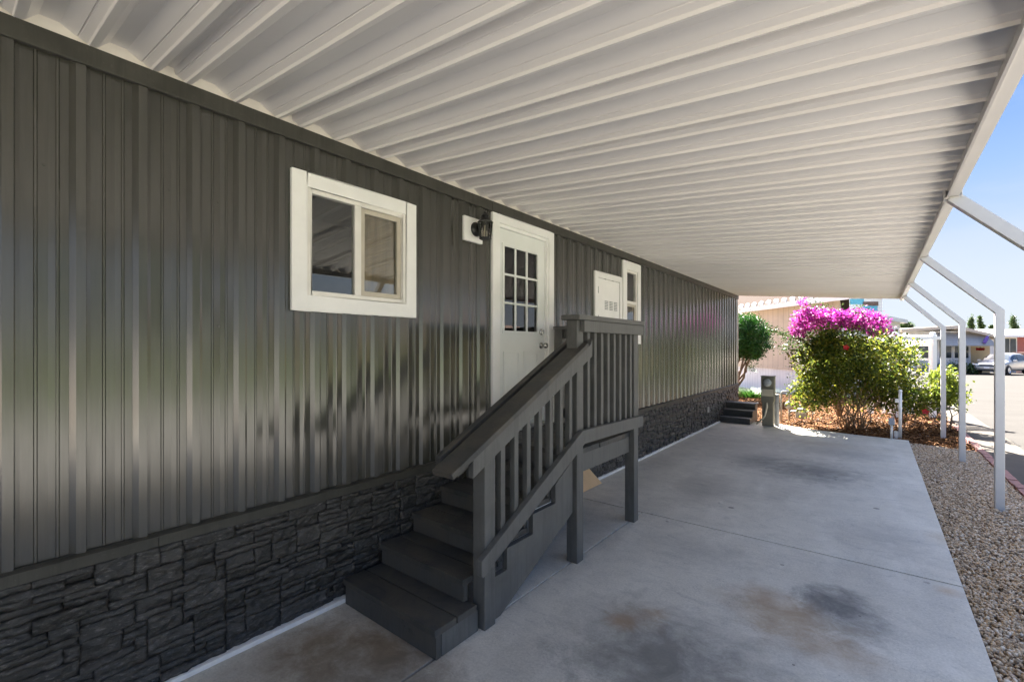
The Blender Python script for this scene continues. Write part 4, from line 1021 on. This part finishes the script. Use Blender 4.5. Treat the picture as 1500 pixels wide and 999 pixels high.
far_tree(1486, 85, 464, 15, 'tall dark conifer standing beyond the bright white roof', 1)
far_tree(1327, 70, 473, 15, 'low round tree seen over the roofs beside the white house', 0)
far_tree(1453, 84, 477, 6, 'tiny distant tree peeping over the white roof', 0)

# ------------------------------------------------------------------ parked car
M['car_paint'] = plain('silver_car_paint', (.42, .42, .425), .3, .03, 3, metallic=.55)
M['car_glass'] = plain('car_glass', (.03, .045, .06), .05, .1, 2)
M['tyre'] = plain('tyre_rubber', (.02, .02, .02), .8, .2)
M['alloy'] = plain('alloy_rim', (.6, .6, .6), .3, .05, metallic=.7)
M['lamp'] = plain('headlamp_lens', (.75, .77, .8), .08, .05)
M['car_black'] = plain('car_black_plastic', (.02, .02, .022), .5, .2)
cpos = at(1446, 35.2); cpos.z = gz(cpos.y) - .03
fwd = Vector((-.477, -.879, 0)).normalized(); lft = Vector((-fwd.y, fwd.x, 0)); cc = cpos - fwd * 2.3
CM = Matrix(((fwd.x, lft.x, 0, cc.x), (fwd.y, lft.y, 0, cc.y), (0, 0, 1, cpos.z), (0, 0, 0, 1)))
car = thing('parked_car', 'silver crossover car parked facing the camera in front of the red house', 'car', tuple(cc.to_3d()[:2]) + (cpos.z,))
def cbuild(mb, name, mat, parent=None, smooth=False, sub=0, bevel=0):
    mb.v = [tuple(CM @ Vector(p)) for p in mb.v]; o = mb.build(name, mat, parent or car, smooth=smooth, bevel=bevel)
    if sub: m_ = o.modifiers.new('s', 'SUBSURF'); m_.levels = sub; m_.render_levels = sub
    return o
ST = [(-2.34, .74, .45, .86, .96, .70), (-2.28, .84, .38, 1.02, 1.12, .74), (-2.05, .89, .30, 1.09, 1.50, .64), (-1.75, .91, .26, 1.09, 1.62, .63), (-1.0, .925, .25, 1.06, 1.68, .65), (-.2, .925, .25, 1.03, 1.685, .66), (.30, .925, .25, 1.01, 1.62, .65), (.80, .922, .25, 1.0, 1.32, .70), (1.12, .918, .25, .99, 1.09, .78), (1.6, .905, .25, .96, 1.04, .66), (2.0, .87, .27, .88, .96, .60), (2.24, .80, .30, .76, .84, .52), (2.36, .66, .36, .60, .66, .42)]
mb = MB(); rows = []
for x, w_, zb, be, rf, wr in ST:
    half = [(0, zb), (w_ * .85, zb), (w_ * .97, zb + .12), (w_, (zb + be) / 2), (w_ * .985, be - .03), ((w_ * .97 + wr * 0) if rf - be > .2 else w_ * .9, be + .01), (wr, rf - .06 if rf - be > .2 else rf - .02), (wr * .6, rf - .005), (0, rf)]
    ring = half + [(-y_, z) for y_, z in half[-2:0:-1]]; rows.append([(x, y_, z) for y_, z in ring])
n = len(rows[0])
for r_ in rows: mb.v += r_
for i in range(len(rows) - 1):
    for k in range(n): mb.f.append([i * n + k, i * n + (k + 1) % n, (i + 1) * n + (k + 1) % n, (i + 1) * n + k]); mb.m.append(0)
mb.f.append(list(range(n))); mb.m.append(0); mb.f.append([(len(rows) - 1) * n + k for k in range(n - 1, -1, -1)]); mb.m.append(0)
cbuild(mb, 'body', M['car_paint'], smooth=True, sub=2)
for sg in (1, -1):
    for xa, xb in ((-1.78, -1.05), (-.98, -.12), (-.05, .78)):
        def pt(x, f):
            xs_ = [s_[0] for s_ in ST]; be = np.interp(x, xs_, [s_[3] for s_ in ST]); rf = np.interp(x, xs_, [s_[4] for s_ in ST]); w_ = np.interp(x, xs_, [s_[1] for s_ in ST]); wr = np.interp(x, xs_, [s_[5] for s_ in ST])
            y_ = w_ * .97 + (wr - w_ * .97) * f; return (x, sg * (y_ + .018), be + .035 + (rf - .09 - be - .035) * f)
        fs_ = (0, .5, .92); mb = MB(); vs = [pt(x, f) for f in fs_ for x in np.linspace(xa, xb, 5)]
        mb.add(vs, [(j * 5 + i, j * 5 + i + 1, (j + 1) * 5 + i + 1, (j + 1) * 5 + i) for j in range(2) for i in range(4)]); cbuild(mb, 'side_window', M['car_glass'])
    mb = MB(); mb.obox((.82, sg * 1.03, 1.08), (.06, 0, 0), (0, .11, 0), (0, 0, .075)); cbuild(mb, 'mirror', M['car_paint'], bevel=.03)
    mb = MB(); mb.prism([(sg * .50, .70), (sg * .83, .74), (sg * .85, .86), (sg * .56, .80)], 0, 2.10, 2.335); cbuild(mb, 'headlight', M['lamp'], bevel=.01)
    for x in (1.42, -1.40):
        mb = MB(); mb.lathe([(0, 0), (.40, 0), (.43, .004), (.43, .0)], (x, sg * .90, .37), (0, sg, 0), 28); cbuild(mb, 'wheel_arch', M['car_black'])
        mb = MB(); mb.lathe([(.22, -.21), (.33, -.21), (.36, -.17), (.36, -.03), (.33, .0), (.22, .0)], (x, sg * .935, .36), (0, sg, 0), 28); wh = cbuild(mb, 'wheel', M['tyre'], smooth=True)
        mb = MB(); mb.lathe([(.22, -.02), (.235, .002), (.22, .005), (.20, -.02), (.06, -.008), (0, .0)], (x, sg * .935, .36), (0, sg, 0), 20); cbuild(mb, 'rim', M['alloy'], wh)
mb = MB(); ws = []
for f in np.linspace(0.04, .96, 4):
    x = .36 + (1.12 - .36) * (1 - f); z = np.interp(x, [.3, .8, 1.12], [1.62, 1.32, 1.09]) + .012; y_ = np.interp(x, [.3, .8, 1.12], [.60, .66, .76])
    ws += [(x + .012, -y_, z - .02), (x + .02, -y_ * .5, z), (x + .02, y_ * .5, z), (x + .012, y_, z - .02)]
mb.add(ws, [(j * 4 + i, j * 4 + i + 1, (j + 1) * 4 + i + 1, (j + 1) * 4 + i) for j in range(3) for i in range(3)]); cbuild(mb, 'windscreen', M['car_glass'])
mb = MB(); mb.box(2.28, 2.365, -.45, .45, .66, .78); cbuild(mb, 'grille', M['car_black'], bevel=.02)
mb = MB(); mb.box(2.2, 2.38, -.70, .70, .30, .44); cbuild(mb, 'lower_bumper', M['car_black'], bevel=.04)
mb = MB(); mb.box(2.36, 2.385, -.16, .16, .50, .60); cbuild(mb, 'number_plate', M['pvc'])

# a bird bath and a white car edge are cut by the frame: only the pink topped bird bath reads
bb = thing('bird_bath', 'small pinkish bird bath standing behind the silver car', 'bird bath', tuple(at(1496, 39.5, gz(54) - .05)))
mb = MB(); mb.lathe([(.22, 0), (.12, .1), (.09, .75), (.15, .95), (.48, 1.10), (.50, 1.16), (.42, 1.14), (0, 1.08)], tuple(at(1496, 39.5, gz(54) + .55)), (0, 0, 1), 18); mb.lathe([(.30, -.62), (.30, .0)], tuple(at(1496, 39.5, gz(54) + .55)), (0, 0, 1), 14); mb.build('basin', plain('pink_concrete', (.55, .38, .34), .8, .1), bb)

# ------------------------------------------------------------------ across the street (seen mirrored in the glossy siding and the glass)
M['lawn'] = plain('lawn_green', (.07, .12, .025), .9, .3, 3, bump=.6, bscale=60)
sheet('lawn', 13.0, 60, -50, 30, -.03, M['lawn'], 20)
bl = [((14.2, -6 + 1.6 * k, .75 + .12 * math.sin(k * 2.1)), (.75, 1.1, .85), 1) for k in range(16)]
far_hedge('street_hedge', 'long green hedge on the far side of the street, mirrored in the siding', bl, 420, 24, .17, M['hib_leaf'], rc=.22)
bl = [((17, 3, 3.6), (1.6, 1.6, 1.2), 2), ((16.2, 3.6, 3.0), (1.2, 1.2, 1.0), 1), ((17.6, 2.4, 2.8), (1.3, 1.3, 1.0), 1)]
far_hedge('street_tree', 'broad green tree behind the far street hedge, mirrored in the siding', bl, 200, 26, .2, M['dark_leaf'], 'tree', rc=.3)
H5 = thing('street_house', 'low pale house with brown roof across the street, mirrored in the door glass', 'house', (21, 21, -.1))
mb = MB(); mb.box(18, 26, 13, 31, -.2, 2.5); mb.build('wall', M['tan_wall'], H5)
mb = MB(); mb.prism([(17.4, 2.5), (22, 3.5), (26.6, 2.5)], 1, 12.4, 31.6); mb.build('roof', M['shingle'], H5)
for k in range(4):
    mb = MB(); mb.box(17.965, 17.99, 15 + k * 4, 16.6 + k * 4, .9, 2.0); mb.build('window', M['far_glass'], H5)

# ------------------------------------------------------------------ light, sky, camera
kx, ky = .50, .82
sun = bpy.data.lights.new('sun', 'SUN'); sun.energy = SUN_E = 5.0; sun.angle = R(.53); sun.color = (1, .945, .86)
so = bpy.data.objects.new('sun', sun); COL.objects.link(so)
so.rotation_euler = Vector((kx, -ky, -1)).to_track_quat('-Z', 'Y').to_euler()
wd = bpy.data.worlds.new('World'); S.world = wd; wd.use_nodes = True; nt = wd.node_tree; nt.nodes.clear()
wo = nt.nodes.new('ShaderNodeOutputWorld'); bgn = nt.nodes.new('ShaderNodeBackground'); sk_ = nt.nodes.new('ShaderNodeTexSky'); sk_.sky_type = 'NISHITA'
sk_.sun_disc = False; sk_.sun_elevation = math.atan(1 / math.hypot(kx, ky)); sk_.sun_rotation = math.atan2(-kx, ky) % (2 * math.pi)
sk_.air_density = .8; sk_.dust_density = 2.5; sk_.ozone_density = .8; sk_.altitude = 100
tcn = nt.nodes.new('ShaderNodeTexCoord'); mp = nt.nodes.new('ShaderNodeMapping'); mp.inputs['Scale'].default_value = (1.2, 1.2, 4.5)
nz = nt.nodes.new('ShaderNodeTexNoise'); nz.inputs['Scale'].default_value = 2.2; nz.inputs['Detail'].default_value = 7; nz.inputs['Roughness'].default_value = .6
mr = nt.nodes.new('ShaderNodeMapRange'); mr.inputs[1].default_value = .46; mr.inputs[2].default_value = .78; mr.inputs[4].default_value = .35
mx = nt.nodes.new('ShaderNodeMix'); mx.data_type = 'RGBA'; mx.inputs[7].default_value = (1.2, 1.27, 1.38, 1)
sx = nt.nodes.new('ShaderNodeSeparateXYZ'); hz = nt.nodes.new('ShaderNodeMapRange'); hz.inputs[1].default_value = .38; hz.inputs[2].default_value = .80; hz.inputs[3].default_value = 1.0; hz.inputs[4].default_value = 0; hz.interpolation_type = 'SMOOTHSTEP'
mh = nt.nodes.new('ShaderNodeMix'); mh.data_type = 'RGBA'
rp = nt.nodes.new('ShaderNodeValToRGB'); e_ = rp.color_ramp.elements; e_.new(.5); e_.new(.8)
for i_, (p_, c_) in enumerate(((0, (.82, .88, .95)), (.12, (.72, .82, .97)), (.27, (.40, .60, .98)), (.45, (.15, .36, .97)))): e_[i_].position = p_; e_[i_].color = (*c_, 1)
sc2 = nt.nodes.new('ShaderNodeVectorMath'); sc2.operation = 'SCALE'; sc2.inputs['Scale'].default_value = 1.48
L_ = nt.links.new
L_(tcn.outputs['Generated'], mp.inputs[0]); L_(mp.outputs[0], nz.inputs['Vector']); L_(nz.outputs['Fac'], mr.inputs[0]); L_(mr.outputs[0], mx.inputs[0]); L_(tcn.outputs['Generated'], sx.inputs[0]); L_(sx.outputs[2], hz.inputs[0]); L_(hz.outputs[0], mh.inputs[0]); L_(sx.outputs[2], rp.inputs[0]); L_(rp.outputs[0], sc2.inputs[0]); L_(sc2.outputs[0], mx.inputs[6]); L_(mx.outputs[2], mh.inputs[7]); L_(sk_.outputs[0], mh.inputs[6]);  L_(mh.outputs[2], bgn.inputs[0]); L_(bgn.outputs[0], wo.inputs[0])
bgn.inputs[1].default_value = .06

cam = bpy.data.cameras.new('camera'); co = bpy.data.objects.new('camera', cam); COL.objects.link(co); S.camera = co
cam.sensor_fit = 'HORIZONTAL'; cam.sensor_width = 36; cam.lens = 16.0; cam.shift_y = 10.5 / 1500
cam.clip_start = .05; cam.clip_end = 2000
co.location = (CAMX, 0, CAMZ); co.rotation_euler = (R(90), 0, YAW)
vs_ = S.view_settings; vs_.view_transform = 'Standard'; vs_.look = 'None'; vs_.gamma = 1; vs_.exposure = 3.6; vs_.use_curve_mapping = False
cy_ = S.cycles; cy_.use_denoising = True; cy_.max_bounces = 10; cy_.diffuse_bounces = 6; cy_.glossy_bounces = 4; cy_.transparent_max_bounces = 8
cy_.sample_clamp_indirect = 8; cy_.caustics_reflective = False; cy_.caustics_refractive = False
